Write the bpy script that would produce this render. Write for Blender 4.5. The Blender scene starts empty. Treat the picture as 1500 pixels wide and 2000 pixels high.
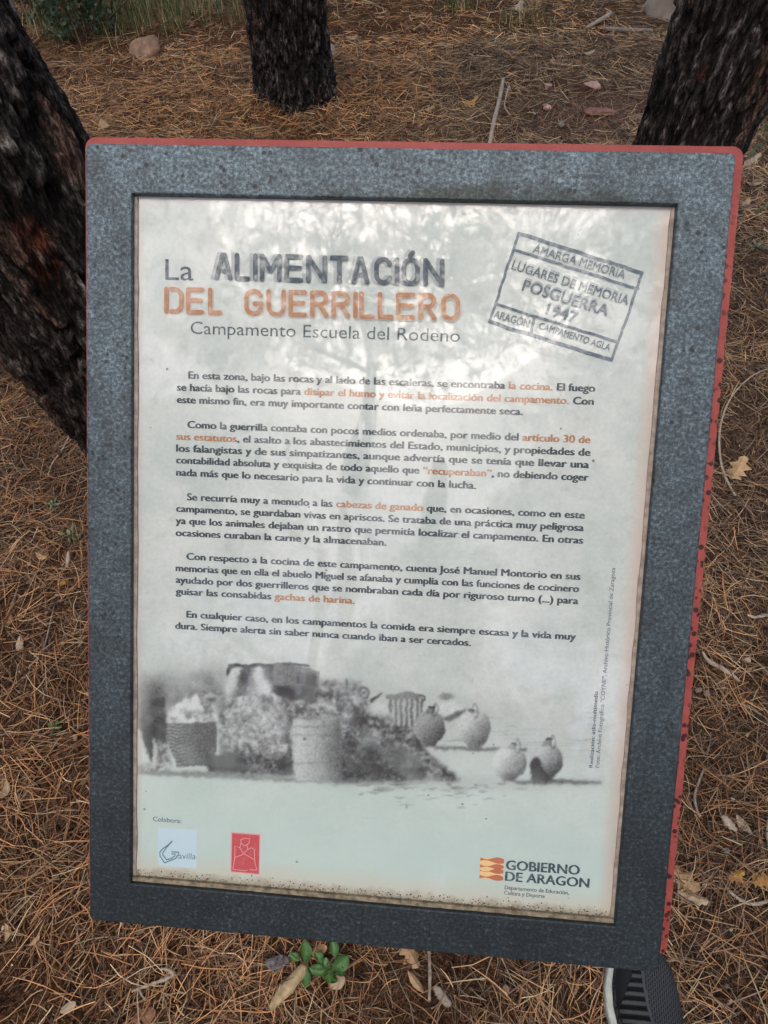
import bpy, bmesh, math, random
import numpy as np
from mathutils import Matrix, Vector
R = math.radians
random.seed(7); rng = np.random.default_rng(11)
scene = bpy.context.scene
# ------------------------------------------------------------------ camera, sky, sun, exposure
CAM_H, FPX, PITCH, ROLL = 1.45, 1345.35, 0.91867, -0.03747
_fw = Vector((0, math.cos(PITCH), -math.sin(PITCH)))
_u0 = Vector((0, math.sin(PITCH), math.cos(PITCH))); _r0 = Vector((1, 0, 0))
_rt = _r0*math.cos(ROLL) + _u0*math.sin(ROLL); _up = _u0*math.cos(ROLL) - _r0*math.sin(ROLL)
cd = bpy.data.cameras.new('camera'); cam = bpy.data.objects.new('camera', cd); scene.collection.objects.link(cam)
m = Matrix((_rt, _up, -_fw)).transposed().to_4x4(); m.translation = (0, 0, CAM_H); cam.matrix_world = m
cd.sensor_fit = 'VERTICAL'; cd.sensor_height = 24; cd.lens = 24*FPX/2000; cd.clip_start = 0.02; cd.clip_end = 400
scene.camera = cam
SUN_EL, SUN_AZ = 63.6, 191.5
w = bpy.data.worlds.new('World'); scene.world = w; w.use_nodes = True
nt = w.node_tree; bg = nt.nodes['Background']; sky = nt.nodes.new('ShaderNodeTexSky')
sky.sky_type = 'NISHITA'; sky.sun_disc = False; sky.sun_elevation = R(SUN_EL); sky.sun_rotation = R(SUN_AZ)
sky.air_density = 1.0; sky.dust_density = 4.0; sky.ozone_density = 1.0
nt.links.new(sky.outputs[0], bg.inputs[0]); bg.inputs[1].default_value = 0.15
sd = bpy.data.lights.new('sun', 'SUN'); sun = bpy.data.objects.new('sun', sd); scene.collection.objects.link(sun)
sd.energy = 0.5; sd.angle = R(30); sd.color = (1, .97, .92)
sun.rotation_euler = (R(90-SUN_EL), 0, R(180-SUN_AZ))
vs = scene.view_settings; vs.view_transform = 'Standard'; vs.look = 'None'; vs.gamma = 1; vs.use_curve_mapping = False
vs.exposure = 1.42
try:
    scene.cycles.use_denoising = True
except Exception: pass

# ------------------------------------------------------------------ measuring helpers (photo pixel -> point in the place)
O = np.array([0, 0, CAM_H]); FW = np.array(_fw); RT = np.array(_rt); UP = np.array(_up)
def ray(x, y):
    d = FW + RT*((x-750)/FPX) - UP*((y-1000)/FPX); return d/np.linalg.norm(d)
def ground(x, y, z=0.0):
    d = ray(x, y); return O + d*((z-CAM_H)/d[2])
def project(P):
    d = np.asarray(P) - O; z = d @ FW
    return 750 + FPX*(d @ RT)/z, 1000 - FPX*(d @ UP)/z, z

# ------------------------------------------------------------------ numpy noise
def _h2(i, j, s):
    v = np.sin(i*127.1 + j*311.7 + s*74.7)*43758.5453; return v - np.floor(v)
def vnoise(x, y, s=0):
    i = np.floor(x); j = np.floor(y); fx = x-i; fy = y-j
    fx = fx*fx*(3-2*fx); fy = fy*fy*(3-2*fy)
    return (_h2(i, j, s)*(1-fx)+_h2(i+1, j, s)*fx)*(1-fy) + (_h2(i, j+1, s)*(1-fx)+_h2(i+1, j+1, s)*fx)*fy
def fbm(x, y, s=0, o=4):
    t = 0; a = .5
    for k in range(o):
        t = t + a*vnoise(x, y, s+k*7); x = x*2.03+3.1; y = y*2.03+1.7; a *= .5
    return t/(1-.5**o)
def _h3(i, j, k, s):
    v = np.sin(i*127.1 + j*311.7 + k*74.7 + s*19.3)*43758.5453; return v - np.floor(v)
def vnoise3(p, s=0):
    i = np.floor(p); f = p-i; f = f*f*(3-2*f); t = 0
    for a in (0, 1):
        for b in (0, 1):
            for c in (0, 1):
                wgt = (f[:, 0] if a else 1-f[:, 0])*(f[:, 1] if b else 1-f[:, 1])*(f[:, 2] if c else 1-f[:, 2])
                t = t + wgt*_h3(i[:, 0]+a, i[:, 1]+b, i[:, 2]+c, s)
    return t
def fbm3(p, s=0, o=4):
    t = 0; a = .5
    for k in range(o):
        t = t + a*vnoise3(p*(2.03**k)+k*3.3, s+k); a *= .5
    return t/(1-.5**o)
def vor3(p, s=0):
    i = np.floor(p); f1 = np.full(len(p), 9.); f2 = f1.copy(); idv = np.zeros(len(p))
    for a in (-1, 0, 1):
        for b in (-1, 0, 1):
            for c in (-1, 0, 1):
                g = i + np.array([a, b, c])
                q = np.stack([g[:, 0]+_h3(g[:, 0], g[:, 1], g[:, 2], s), g[:, 1]+_h3(g[:, 0], g[:, 1], g[:, 2], s+5), g[:, 2]+_h3(g[:, 0], g[:, 1], g[:, 2], s+9)], 1)
                d = np.linalg.norm(q-p, axis=1); n1 = d < f1
                f2 = np.where(n1, f1, np.minimum(f2, d)); idv = np.where(n1, _h3(g[:, 0], g[:, 1], g[:, 2], s+13), idv); f1 = np.where(n1, d, f1)
    return f1, f2, idv
def gh(x, y):
    x = np.asarray(x, float); y = np.asarray(y, float)
    m_ = 0
    for bx, by, r_ in ((-.335, 3.72, .17), (.82, 1.88, .14), (-.42, 1.16, .18)):
        m_ = m_ + .045*np.exp(-np.clip(np.hypot(x-bx, y-by)-r_, 0, None)/.07)
    return m_ + (fbm(x*1.6+5, y*1.6, 3, 3)-.5)*.07 + (fbm(x*7, y*7, 9, 3)-.5)*.042 + .04*np.clip(y-3.2, 0, 40)**1.15*.35 - .012*np.exp(-((x+.15)**2+(y-.12)**2)/.3)
def gpt(x, y, dz=0.0):
    P = ground(x, y)
    for _ in range(4): P = ground(x, y, float(gh(P[0], P[1])))
    return Vector((P[0], P[1], float(gh(P[0], P[1]))+dz))

# ------------------------------------------------------------------ materials
def srgb(r, g, b):
    f = lambda c: (c/255/12.92 if c/255 <= .04045 else ((c/255+.055)/1.055)**2.4)
    return (f(r), f(g), f(b), 1)
class Mat:
    def __init__(s, name, rough=.8, spec=.3):
        s.m = bpy.data.materials.new(name); s.m.use_nodes = True; s.t = s.m.node_tree; s.b = s.t.nodes['Principled BSDF']
        s.b.inputs['Roughness'].default_value = rough; s.b.inputs['Specular IOR Level'].default_value = spec
    def n(s, typ, **k):
        nd = s.t.nodes.new(typ)
        for a, v in k.items():
            if a in ('ins',):
                for kk, vv in v.items(): nd.inputs[kk].default_value = vv
            else: setattr(nd, a, v)
        return nd
    def l(s, a, b): s.t.links.new(a, b)
    def coord(s, which='Object', scale=(1, 1, 1)):
        c = s.n('ShaderNodeTexCoord'); mp = s.n('ShaderNodeMapping'); s.l(c.outputs[which], mp.inputs[0]); mp.inputs['Scale'].default_value = scale
        return mp.outputs[0]
    def noise(s, vec, scale, detail=4, rough=.55, dist=0):
        nd = s.n('ShaderNodeTexNoise', ins={'Scale': scale, 'Detail': detail, 'Roughness': rough, 'Distortion': dist}); s.l(vec, nd.inputs['Vector']); return nd.outputs['Fac']
    def ramp(s, fac, stops):
        nd = s.n('ShaderNodeValToRGB'); cr = nd.color_ramp
        while len(cr.elements) < len(stops): cr.elements.new(.5)
        for e, (p, c) in zip(cr.elements, stops):
            e.position = p; e.color = c if isinstance(c, tuple) else (c, c, c, 1)
        s.l(fac, nd.inputs[0]); return nd.outputs['Color']
    def mix(s, fac, a, b, mode='MIX'):
        nd = s.n('ShaderNodeMix', data_type='RGBA', blend_type=mode)
        for inp, v in ((nd.inputs[0], fac), (nd.inputs[6], a), (nd.inputs[7], b)):
            if hasattr(v, 'links'): s.l(v, inp)
            else: inp.default_value = v
        return nd.outputs[2]
    def math(s, op, a, b=0.0, c=0.0):
        nd = s.n('ShaderNodeMath', operation=op)
        for inp, v in zip(nd.inputs, (a, b, c)):
            if hasattr(v, 'links'): s.l(v, inp)
            else: inp.default_value = v
        return nd.outputs[0]
    def color(s, c):
        if hasattr(c, 'links'): s.l(c, s.b.inputs['Base Color'])
        else: s.b.inputs['Base Color'].default_value = c
        return s
    def bump(s, h, strength=.5, dist=.002, coat=False):
        nd = s.n('ShaderNodeBump', ins={'Strength': strength, 'Distance': dist}); s.l(h, nd.inputs['Height']); s.l(nd.outputs[0], s.b.inputs['Normal'])
        if coat: s.l(nd.outputs[0], s.b.inputs['Coat Normal'])
        return s
def vcol_mat(name, rough=.75, spec=.3, scale=60, amt=.35, trans=0):
    M = Mat(name, rough, spec); a = M.n('ShaderNodeAttribute', attribute_name='Col')
    nz = M.noise(M.coord('Object'), scale, 4)
    v = M.ramp(nz, [(.3, 1-amt), (.7, 1+0*amt)])
    M.color(M.mix(1.0, a.outputs['Color'], v, 'MULTIPLY')); M.bump(nz, .4, .002); return M.m
def plain(name, c, rough=.7, spec=.3, scale=80, amt=.3, bumpd=.001, c2=None):
    M = Mat(name, rough, spec); nz = M.noise(M.coord('Object'), scale, 5)
    c2 = c2 or tuple(x*(1-amt) for x in c[:3])+(1,)
    M.color(M.mix(M.ramp(nz, [(.35, 0.0), (.65, 1.0)]), c2, c)); M.bump(nz, .5, bumpd); return M.m

# ------------------------------------------------------------------ object helpers
C = scene.collection
def tag(o, label=None, cat=None, group=None, kind=None):
    if label: o['label'] = label
    if cat: o['category'] = cat
    if group: o['group'] = group
    if kind: o['kind'] = kind
    return o
def empty(name, loc, rz=0):
    o = bpy.data.objects.new(name, None); C.objects.link(o); o.location = loc; o.rotation_euler = (0, 0, rz); o.empty_display_size = .1; return o
def link(name, me, mat, parent=None, smooth=False):
    o = bpy.data.objects.new(name, me); C.objects.link(o)
    for mm in (mat if isinstance(mat, (list, tuple)) else [mat]): me.materials.append(mm)
    if parent: o.parent = parent
    if smooth: me.polygons.foreach_set('use_smooth', np.ones(len(me.polygons), bool))
    return o
def mesh_np(name, V, F, col=None):
    """V (n,3), F (m,k) one polygon size"""
    me = bpy.data.meshes.new(name); F = np.asarray(F); k = F.shape[1]
    me.vertices.add(len(V)); me.vertices.foreach_set('co', np.asarray(V, np.float32).ravel())
    me.loops.add(F.size); me.loops.foreach_set('vertex_index', F.ravel().astype(np.int32))
    me.polygons.add(len(F)); me.polygons.foreach_set('loop_start', (np.arange(len(F))*k).astype(np.int32))
    try: me.polygons.foreach_set('loop_total', np.full(len(F), k, np.int32))
    except Exception: pass
    me.update(calc_edges=True)
    if col is not None:
        a = me.color_attributes.new('Col', 'FLOAT_COLOR', 'POINT')
        c = np.ones((len(V), 4), np.float32); c[:, :col.shape[1]] = col; a.data.foreach_set('color', c.ravel())
    return me
def mesh_bm(name, bm):
    me = bpy.data.meshes.new(name); bm.normal_update(); bm.to_mesh(me); bm.free(); return me
def tube(name, pts, radii, n=7, col=None, wob=0.0, flat=1.0):
    pts = np.array([list(p) for p in pts], float); radii = np.array(radii, float)
    # resample a smooth curve
    t = np.linspace(0, len(pts)-1, max(2, (len(pts)-1)*5+1)); 
    def cr(A):
        out = []
        for u in t:
            i = min(int(u), len(A)-2); f = u-i
            p0 = A[max(i-1, 0)]; p1 = A[i]; p2 = A[i+1]; p3 = A[min(i+2, len(A)-1)]
            out.append(.5*((2*p1)+(-p0+p2)*f+(2*p0-5*p1+4*p2-p3)*f*f+(-p0+3*p1-3*p2+p3)*f**3))
        return np.array(out)
    P = cr(pts) if len(pts) > 2 else np.array([pts[0]+(pts[1]-pts[0])*u for u in t]); r = np.interp(t, range(len(radii)), radii)
    r = r*(1+wob*(rng.random(len(r))-.5)*2)
    if wob: P = P + (rng.random(P.shape)-.5)*wob*r[:, None]*.8
    T = np.gradient(P, axis=0); T /= np.linalg.norm(T, axis=1)[:, None]+1e-9
    ref = np.array([0, 0, 1.]) if abs(T[0, 2]) < .8 else np.array([1., 0, 0])
    V = []; 
    for p, tt, rr in zip(P, T, r):
        a = np.cross(tt, ref); a /= np.linalg.norm(a); b = np.cross(a, tt)
        for k in range(n):
            an = 2*math.pi*k/n; V.append(p + (a*math.cos(an)+b*math.sin(an)*flat)*rr)
    F = []; m_ = len(P)
    for i in range(m_-1):
        for k in range(n): F.append((i*n+k, i*n+(k+1) % n, (i+1)*n+(k+1) % n, (i+1)*n+k))
    me = bpy.data.meshes.new(name); me.from_pydata([tuple(v) for v in V], [], F+[tuple(range(n))[::-1], tuple((m_-1)*n+k for k in range(n))]); me.update()
    return me

# ------------------------------------------------------------------ ground
def needle_tone(x, y):
    """0 = rusty orange carpet, 1 = trodden grey brown litter"""
    t = fbm(x*1.1+3, y*1.1+8, 21, 3)
    t = t + .28*np.clip((x-.1)/.8, -1, 1) - .12*np.clip((y-3.0), -1, 1)
    t = np.where((x > .35) & (y > 2.4) & (y < 4.3), t+.25, t)
    return np.clip((t-.35)*2.2, 0, 1)
def make_ground():
    # finer where seen near, reaching well past everything in view
    g = np.concatenate([-np.geomspace(60, 3.2, 26), np.linspace(-3, 3, 201), np.geomspace(3.2, 60, 26)])
    gy = np.concatenate([-np.geomspace(60, 1.6, 26), np.linspace(-1.5, 6, 251), np.geomspace(6.2, 60, 26)])
    X, Y = np.meshgrid(g, gy); Z = gh(X, Y)
    Z = np.where(np.hypot(X, Y) > 8, Z + 0*X, Z)
    nx, ny = len(g), len(gy); V = np.stack([X.ravel(), Y.ravel(), Z.ravel()], 1)
    idx = np.arange(nx*ny).reshape(ny, nx); F = np.stack([idx[:-1, :-1], idx[:-1, 1:], idx[1:, 1:], idx[1:, :-1]], -1).reshape(-1, 4)
    t = needle_tone(X.ravel(), Y.ravel())[:, None]
    pink = np.exp(-(((X-1.15)/.42)**2+((Y-3.35)/.30)**2)).ravel()[:, None]*.8
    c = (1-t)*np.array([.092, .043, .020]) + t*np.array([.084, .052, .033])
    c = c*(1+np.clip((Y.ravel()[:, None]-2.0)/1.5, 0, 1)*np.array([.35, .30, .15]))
    c = c*(1-pink)+pink*np.array([.19, .105, .075])
    M = Mat('forest_soil', .95, .1); a = M.n('ShaderNodeAttribute', attribute_name='Col'); co = M.coord('Object')
    n1 = M.noise(co, 14, 6, .65); n2 = M.noise(co, 130, 5, .7); n3 = M.noise(M.coord('Object', (1, 1, 1)), 420, 3, .8)
    c1 = M.mix(1.0, a.outputs['Color'], M.ramp(n1, [(.3, .45), (.7, 1.3)]), 'MULTIPLY')
    c2 = M.mix(1.0, c1, M.ramp(n2, [(.35, .25), (.52, 1.0), (.66, 2.4)]), 'MULTIPLY')
    c2 = M.mix(1.0, c2, M.ramp(n3, [(.38, .35), (.52, 1.0), (.62, 2.3)]), 'MULTIPLY')
    M.color(c2); M.bump(M.math('ADD', n2, M.math('MULTIPLY', n3, .6)), .9, .01)
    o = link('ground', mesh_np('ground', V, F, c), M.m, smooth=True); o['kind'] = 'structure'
make_ground()

def ribbons(name, cx, cy, ang, L, W, zb, dz, curv, col, segs=3, label=None, tilt=.35):
    n = len(cx); s = np.linspace(-.5, .5, segs+1)[None, :]
    a = ang[:, None] + curv[:, None]*s
    # integrate the arc
    ds = (L/segs)[:, None]; am = (a[:, :-1]+a[:, 1:])/2
    px = np.concatenate([np.zeros((n, 1)), np.cumsum(np.cos(am)*ds, 1)], 1); py = np.concatenate([np.zeros((n, 1)), np.cumsum(np.sin(am)*ds, 1)], 1)
    px = px - px.mean(1, keepdims=True) + cx[:, None]; py = py - py.mean(1, keepdims=True) + cy[:, None]
    pz = gh(px, py)*.55 + gh(cx, cy)[:, None]*.45 + zb[:, None] + dz[:, None]*s*2 - np.abs(dz)[:, None]*0 
    taper = np.interp(np.linspace(0, 1, segs+1), [0, .15, .8, 1], [.8, 1, .9, .35])[None, :]
    wx = -np.sin(a)*W[:, None]*taper*.5; wy = np.cos(a)*W[:, None]*taper*.5
    tl = (rng.random(n)-.5)[:, None]*2*tilt*W[:, None]
    mid = np.stack([px, py, pz + W[:, None]*.35*taper], -1)
    A = np.stack([px-wx, py-wy, pz-tl], -1); B = np.stack([px+wx, py+wy, pz+tl], -1)
    V = np.stack([A, mid, B], 2).reshape(-1, 3)          # n,(segs+1),3
    k = (np.arange(n)*(segs+1)*3)[:, None]; j = (np.arange(segs)*3)[None, :]; b = (k+j).reshape(-1)
    F = np.concatenate([np.stack([b, b+1, b+4, b+3], 1), np.stack([b+1, b+2, b+5, b+4], 1)])
    cc = np.repeat(col, (segs+1)*3, 0)
    return V, F, cc
def blocked(x, y):
    bl = np.zeros(len(x), bool)
    for bx, by, r_ in TRUNKS: bl |= np.hypot(x-bx, y-by) < r_
    return bl
TRUNKS = [(-.335, 3.72, .155), (.82, 1.88, .13), (-.42, 1.16, .165)]
SIGN_SHADE = None
def make_needles():
    xs, ys, an = [], [], []
    def region(n, x0, x1, y0, y1, spread=.045, per=7):
        nb = n//per; bx = rng.uniform(x0, x1, nb); by = rng.uniform(y0, y1, nb)
        # keep what lies in or near the cone of sight
        lim = .62 + .56*np.clip(by, 0, 9)
        k = np.abs(bx) < lim; bx, by = bx[k], by[k]
        thin = fbm(bx*3.1, by*3.1, 40, 3); k = rng.random(len(bx)) < np.clip(2.6*thin-.60+.5*np.clip(by-2.2, 0, 1), .30, 1) ; bx, by = bx[k], by[k]
        # fewer on the trodden bare patch
        bare = np.exp(-(((bx-1.1)/.5)**2+((by-3.4)/.35)**2)); k = rng.random(len(bx)) > bare*.72; bx, by = bx[k], by[k]
        ba = fbm(bx*1.7, by*1.7, 5, 2)*9 + rng.normal(0, .9, len(bx))
        X = np.repeat(bx, per) + rng.normal(0, spread, len(bx)*per); Y = np.repeat(by, per) + rng.normal(0, spread, len(bx)*per)
        A = np.repeat(ba, per) + rng.normal(0, .42, len(X)) + (rng.random(len(X)) < .3)*rng.uniform(0, 3.14, len(X))
        xs.append(X); ys.append(Y); an.append(A)
    region(66000, -1.9, 1.9, -.35, 1.0); region(92000, -2.3, 2.3, 1.0, 2.6); region(105000, -3.2, 3.2, 2.6, 4.3, .06, 5); region(76000, -4.2, 4.2, 4.3, 7.5, .09, 5)
    x = np.concatenate(xs); y = np.concatenate(ys); a = np.concatenate(an)
    k = ~blocked(x, y); x, y, a = x[k], y[k], a[k]; n = len(x)
    t = needle_tone(x, y); u = rng.random(n); far = np.clip((y-1.5)/3.5, 0, 1)
    L = rng.uniform(.022, .080, n)*(1+.5*(rng.random(n) < .35)); W = rng.uniform(.0010, .0020, n)*(1+1.1*far)
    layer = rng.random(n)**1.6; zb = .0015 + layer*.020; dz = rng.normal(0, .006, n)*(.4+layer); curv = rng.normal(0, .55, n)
    rust = np.array([.60, .275, .11]); tan = np.array([.62, .365, .165]); grey = np.array([.37, .255, .165]); dark = np.array([.095, .048, .026]); straw = np.array([.66, .50, .29])
    c = np.where((u < .34)[:, None], rust, np.where((u < .60)[:, None], tan, np.where((u < .78)[:, None], np.array([.30, .155, .075]), np.where((u < .94)[:, None], dark, straw))))
    cg = np.where((u < .25)[:, None], tan*.85, np.where((u < .62)[:, None], grey, np.where((u < .9)[:, None], dark*1.1, straw*.85)))
    tt = (rng.random(n) < (.12+.8*t))[:, None]
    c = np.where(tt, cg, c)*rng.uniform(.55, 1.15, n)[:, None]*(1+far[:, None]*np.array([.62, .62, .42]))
    c = c*(.34+.72*layer[:, None])                                 # lower needles darkened in the colour, for shade in the gaps
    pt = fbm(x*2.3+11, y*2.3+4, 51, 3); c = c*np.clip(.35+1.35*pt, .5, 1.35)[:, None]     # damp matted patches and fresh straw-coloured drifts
    V = []; F = []; cc = []; nv = 0
    for sel, sg in ((y < 1.9, 3), ((y >= 1.9) & (y < 3.2), 2), (y >= 3.2, 1)):
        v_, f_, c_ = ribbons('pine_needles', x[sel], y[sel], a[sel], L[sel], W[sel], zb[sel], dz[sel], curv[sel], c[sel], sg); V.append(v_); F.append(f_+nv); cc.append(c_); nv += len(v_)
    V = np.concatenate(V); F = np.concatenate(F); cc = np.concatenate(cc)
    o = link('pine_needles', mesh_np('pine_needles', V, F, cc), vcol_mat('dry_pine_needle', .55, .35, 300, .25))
    tag(o, 'brown and rusty fallen pine needles carpeting the forest floor', 'pine needles', None, 'stuff')
make_needles()
def make_bits():
    n = 75000; x = rng.uniform(-3.2, 3.2, n); y = -.35+rng.random(n)**1.15*5.5; k = (np.abs(x) < .65+.56*np.clip(y, 0, 9)) & ~blocked(x, y); x, y = x[k], y[k]; n = len(x); t = needle_tone(x, y)
    u = rng.random((n, 1)); c = np.where(u < .4, [.20, .115, .06], np.where(u < .7, [.30, .20, .12], np.where(u < .9, [.09, .055, .035], [.46, .34, .21])))*rng.uniform(.5, 1.1, (n, 1))
    V, F, cc = ribbons('x', x, y, rng.uniform(0, 6.28, n), rng.uniform(.006, .028, n), rng.uniform(.0012, .003, n), rng.uniform(0, .006, n), rng.normal(0, .002, n), rng.normal(0, .6, n), c, 1)
    tag(link('broken_needles', mesh_np('broken_needles', V, F, cc), vcol_mat('broken_needle', .75, .2, 300, .3)), 'short broken needle pieces and chaff under the longer needles', 'needle litter', None, 'stuff')
make_bits()
def make_flakes():
    n = 15000; x = rng.uniform(-3.4, 3.4, n); y = -.35 + rng.random(n)**1.2*6.6; k = (np.abs(x) < .65+.56*np.clip(y, 0, 9)) & ~blocked(x, y); x, y = x[k], y[k]; n = len(x)
    s = rng.uniform(.002, .0065, n)*(1+.8*(rng.random(n) < .06)); a = rng.uniform(0, 6.28, n); z = gh(x, y)+rng.uniform(.002, .018, n)
    m6 = 6; th = np.arange(m6)/m6*2*np.pi
    rr = rng.uniform(.55, 1.1, (n, m6))*s[:, None]
    ux = np.cos(th)[None]*rr; uy = np.sin(th)[None]*rr*rng.uniform(.3, .9, n)[:, None]
    X = x[:, None]+ux*np.cos(a)[:, None]-uy*np.sin(a)[:, None]; Y = y[:, None]+ux*np.sin(a)[:, None]+uy*np.cos(a)[:, None]
    tx, ty = rng.normal(0, .35, n), rng.normal(0, .35, n)
    Z = z[:, None] + (X-x[:, None])*tx[:, None] + (Y-y[:, None])*ty[:, None]
    top = np.stack([X, Y, Z], -1); ctr = np.stack([x, y, z+s*.25], -1)[:, None, :]; V = np.concatenate([top, ctr], 1).reshape(-1, 3)
    b = (np.arange(n)*7)[:, None]; i = np.arange(6)[None]; F = np.stack([b+i, b+(i+1) % 6, b+6+0*i], -1).reshape(-1, 3)
    u = rng.random(n)[:, None]
    c = np.where(u < .45, [.10, .06, .04], np.where(u < .75, [.22, .14, .09], np.where(u < .93, [.36, .25, .17], [.60, .48, .36])))*rng.uniform(.5, 1.1, n)[:, None]
    o = link('forest_litter', mesh_np('forest_litter', V, F, np.repeat(c, 7, 0)), vcol_mat('bark_crumb', .8, .2, 400, .3))
    tag(o, 'crumbs of bark and cone scale scattered among the needles', 'litter', None, 'stuff')
make_flakes()

# ------------------------------------------------------------------ pine trees
def bark_material():
    M = Mat('charred_pine_bark', .9, .12); a = M.n('ShaderNodeAttribute', attribute_name='Col')
    co = M.coord('Object', (1, 1, .3)); n1 = M.noise(co, 170, 5, .8); n2 = M.noise(M.coord('Object', (1, 1, .2)), 330, 4, .75)
    M.color(M.mix(1.0, a.outputs['Color'], M.ramp(n1, [(.38, .30), (.50, .85), (.55, 2.4), (.68, 4.6)]), 'MULTIPLY'))
    M.bump(M.math('ADD', n1, M.math('MULTIPLY', n2, .7)), .8, .004); return M.m
BARK = bark_material()
def pine_foliage(name, centre, rad, ntuft, parent, mat, seed, nn=10, ln=.16, wd=.007):
    r = np.random.default_rng(seed); base = np.array(centre)
    nb = max(6, ntuft//22); bc = r.normal(0, 1, (nb, 3)); bc /= np.linalg.norm(bc, axis=1)[:, None]; bc *= r.uniform(.35, 1, nb)[:, None]
    k = r.integers(0, nb, ntuft); P = (bc[k] + r.normal(0, .17, (ntuft, 3)))*np.array(rad) + base
    d = r.normal(0, 1, (ntuft, nn, 3)) + np.array([0, 0, .3]); d /= np.linalg.norm(d, axis=2)[..., None]
    s = np.cross(d, r.normal(0, 1, (ntuft, nn, 3))); s /= np.linalg.norm(s, axis=2)[..., None]
    tip = P[:, None] + d*ln*r.uniform(.6, 1.1, (ntuft, nn, 1)); b0 = P[:, None]+s*wd; b1 = P[:, None]-s*wd
    V = np.stack([b0, b1, tip], 2).reshape(-1, 3); F = np.arange(len(V)).reshape(-1, 3)
    c = np.repeat(np.array([.045, .075, .03])*r.uniform(.6, 1.5, (ntuft, 1)), nn*3, 0)
    o = link(name, mesh_np(name, V-np.array(parent.location), F, c), mat, parent); return bc*np.array(rad)+base
NEEDLE_GREEN = vcol_mat('green_pine_needle', .6, .3, 40, .2)
def pine_tree(base, lean, r0, height, label, cat='pine tree', crown_c=None, crown_r=(1.6, 1.6, 1.3), tufts=900, detail=True, taper=.045, flare=.35, patch=None, seed=1, group='pine trees around the sign', curve=0.0, fl=(.16, .007)):
    root = empty('pine_tree', (base[0], base[1], 0)); tag(root, label, cat, group)
    nth = 270 if detail else 20; fine = 1.45 if detail else 0
    zs = np.concatenate([np.linspace(-.06, fine, 300), np.linspace(fine+.05, height, 40)]) if detail else np.linspace(-.1, height, 24)
    th = np.linspace(0, 2*np.pi, nth, endpoint=False); TH, ZZ = np.meshgrid(th, zs)
    rr = r0*(1-taper*ZZ)*1.0 + r0*flare*np.exp(-np.clip(ZZ, 0, None)/.09); rr = np.clip(rr, .03, None)
    rr = rr*(1+.05*np.sin(3*TH+seed)+.03*np.sin(5*TH+2*seed+ZZ*2))
    cx = lean[0]*ZZ + curve*ZZ**2; cy = lean[1]*ZZ
    P = np.stack([(cx+rr*np.cos(TH)).ravel(), (cy+rr*np.sin(TH)).ravel(), ZZ.ravel()], 1)
    col = np.tile(np.array([.022, .017, .014]), (len(P), 1))
    if detail:
        TONE = .82; q = P.copy(); q[:, 0] -= cx.ravel(); q[:, 1] -= cy.ravel(); q[:, 2] *= .21
        wq = q*26 + (fbm3(q*30, seed, 3)[:, None]-.5)*1.6
        f1, f2, idv = vor3(wq, seed); e = np.clip((f2-f1)/.26, 0, 1); e = e*e*(3-2*e)
        wq2 = q*62 + (fbm3(q*70, seed+3, 3)[:, None]-.5)*1.2; g1, g2, id2 = vor3(wq2, seed+4); e2 = np.clip((g2-g1)/.35, 0, 1)
        q3 = P.copy(); q3[:, 2] *= .28; fn = fbm3(q3*130, seed+8, 4)
        hgt = e*(.010+.008*idv) + e2*e*.005*(.4+id2) + (fn-.5)*.013*(.3+.7*e) - .012
        hgt *= r0/.16
        nrm = np.stack([np.cos(TH).ravel(), np.sin(TH).ravel(), 0*TH.ravel()], 1); P = P + nrm*hgt[:, None]
        plate = (e*(.5+.5*e2))[:, None]
        grey = np.array([.070, .062, .056])*(.5+1.1*id2[:, None]); brown = np.array([.060, .034, .024])
        col = np.array([.013, .010, .009])*(1-plate) + plate*(grey*np.clip((fn[:, None]-.48)*6, 0, 1.3) + np.array([.020, .017, .015]))
        col = np.where((idv[:, None] > .88) & (plate > .5), col*.4+brown*1.0, col)
        col = col*TONE
        if patch is not None:
            pp, pr = patch; dd = np.exp(-(((P+np.array([base[0], base[1], 0])-pp)/np.array(pr))**2).sum(1))
            mk = np.clip((dd*3.0*(.1+fn)-.85)*2.5, 0, 1)*np.where(id2[:, None]*0+fn[:, None] > .44, 1, .2)[:, 0]*(1-.85*e); col = col*(1-mk[:, None]) + mk[:, None]*np.array([.050, .016, .008])
    ids = np.arange(len(zs)*nth).reshape(len(zs), nth); nx = np.roll(ids, -1, 1)
    F = np.stack([ids[:-1], nx[:-1], nx[1:], ids[1:]], -1).reshape(-1, 4)
    link('trunk', mesh_np('pine_trunk', P, F, col), BARK, root, smooth=not detail)
    cc = crown_c or (base[0]+lean[0]*height, base[1]+lean[1]*height, height)
    tips = pine_foliage('crown', cc, crown_r, tufts, root, NEEDLE_GREEN, seed*13+5, ln=fl[0], wd=fl[1])
    for i, tp in enumerate(tips[:7]):
        h0 = min(cc[2]-crown_r[2]*.4, height)-.15*i; h0 = max(h0, height*.45); st = np.array([lean[0]*h0+curve*h0*h0, lean[1]*h0, h0]); en = tp-np.array([base[0], base[1], 0]); md = (st+en)/2+np.array([0, 0, -.12])
        me = tube('pine_limb', [st, md, en], [.045, .03, .01], 6); me.color_attributes.new('Col', 'FLOAT_COLOR', 'POINT').data.foreach_set('color', np.tile([.03, .024, .02, 1], len(me.vertices)))
        link('limb', me, BARK, root)
    return root
def on_trunk(px, py, base, lean, r_):
    d = ray(px, py); best = None
    for s in np.linspace(.5, 5, 3000):
        P = O+d*s; ax = np.array([base[0]+lean[0]*P[2], base[1]+lean[1]*P[2]])
        if np.hypot(*(P[:2]-ax)) < r_: return P
    return O+d
BL, LL = (-.42, 1.16), (-.20, -.05)
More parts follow.
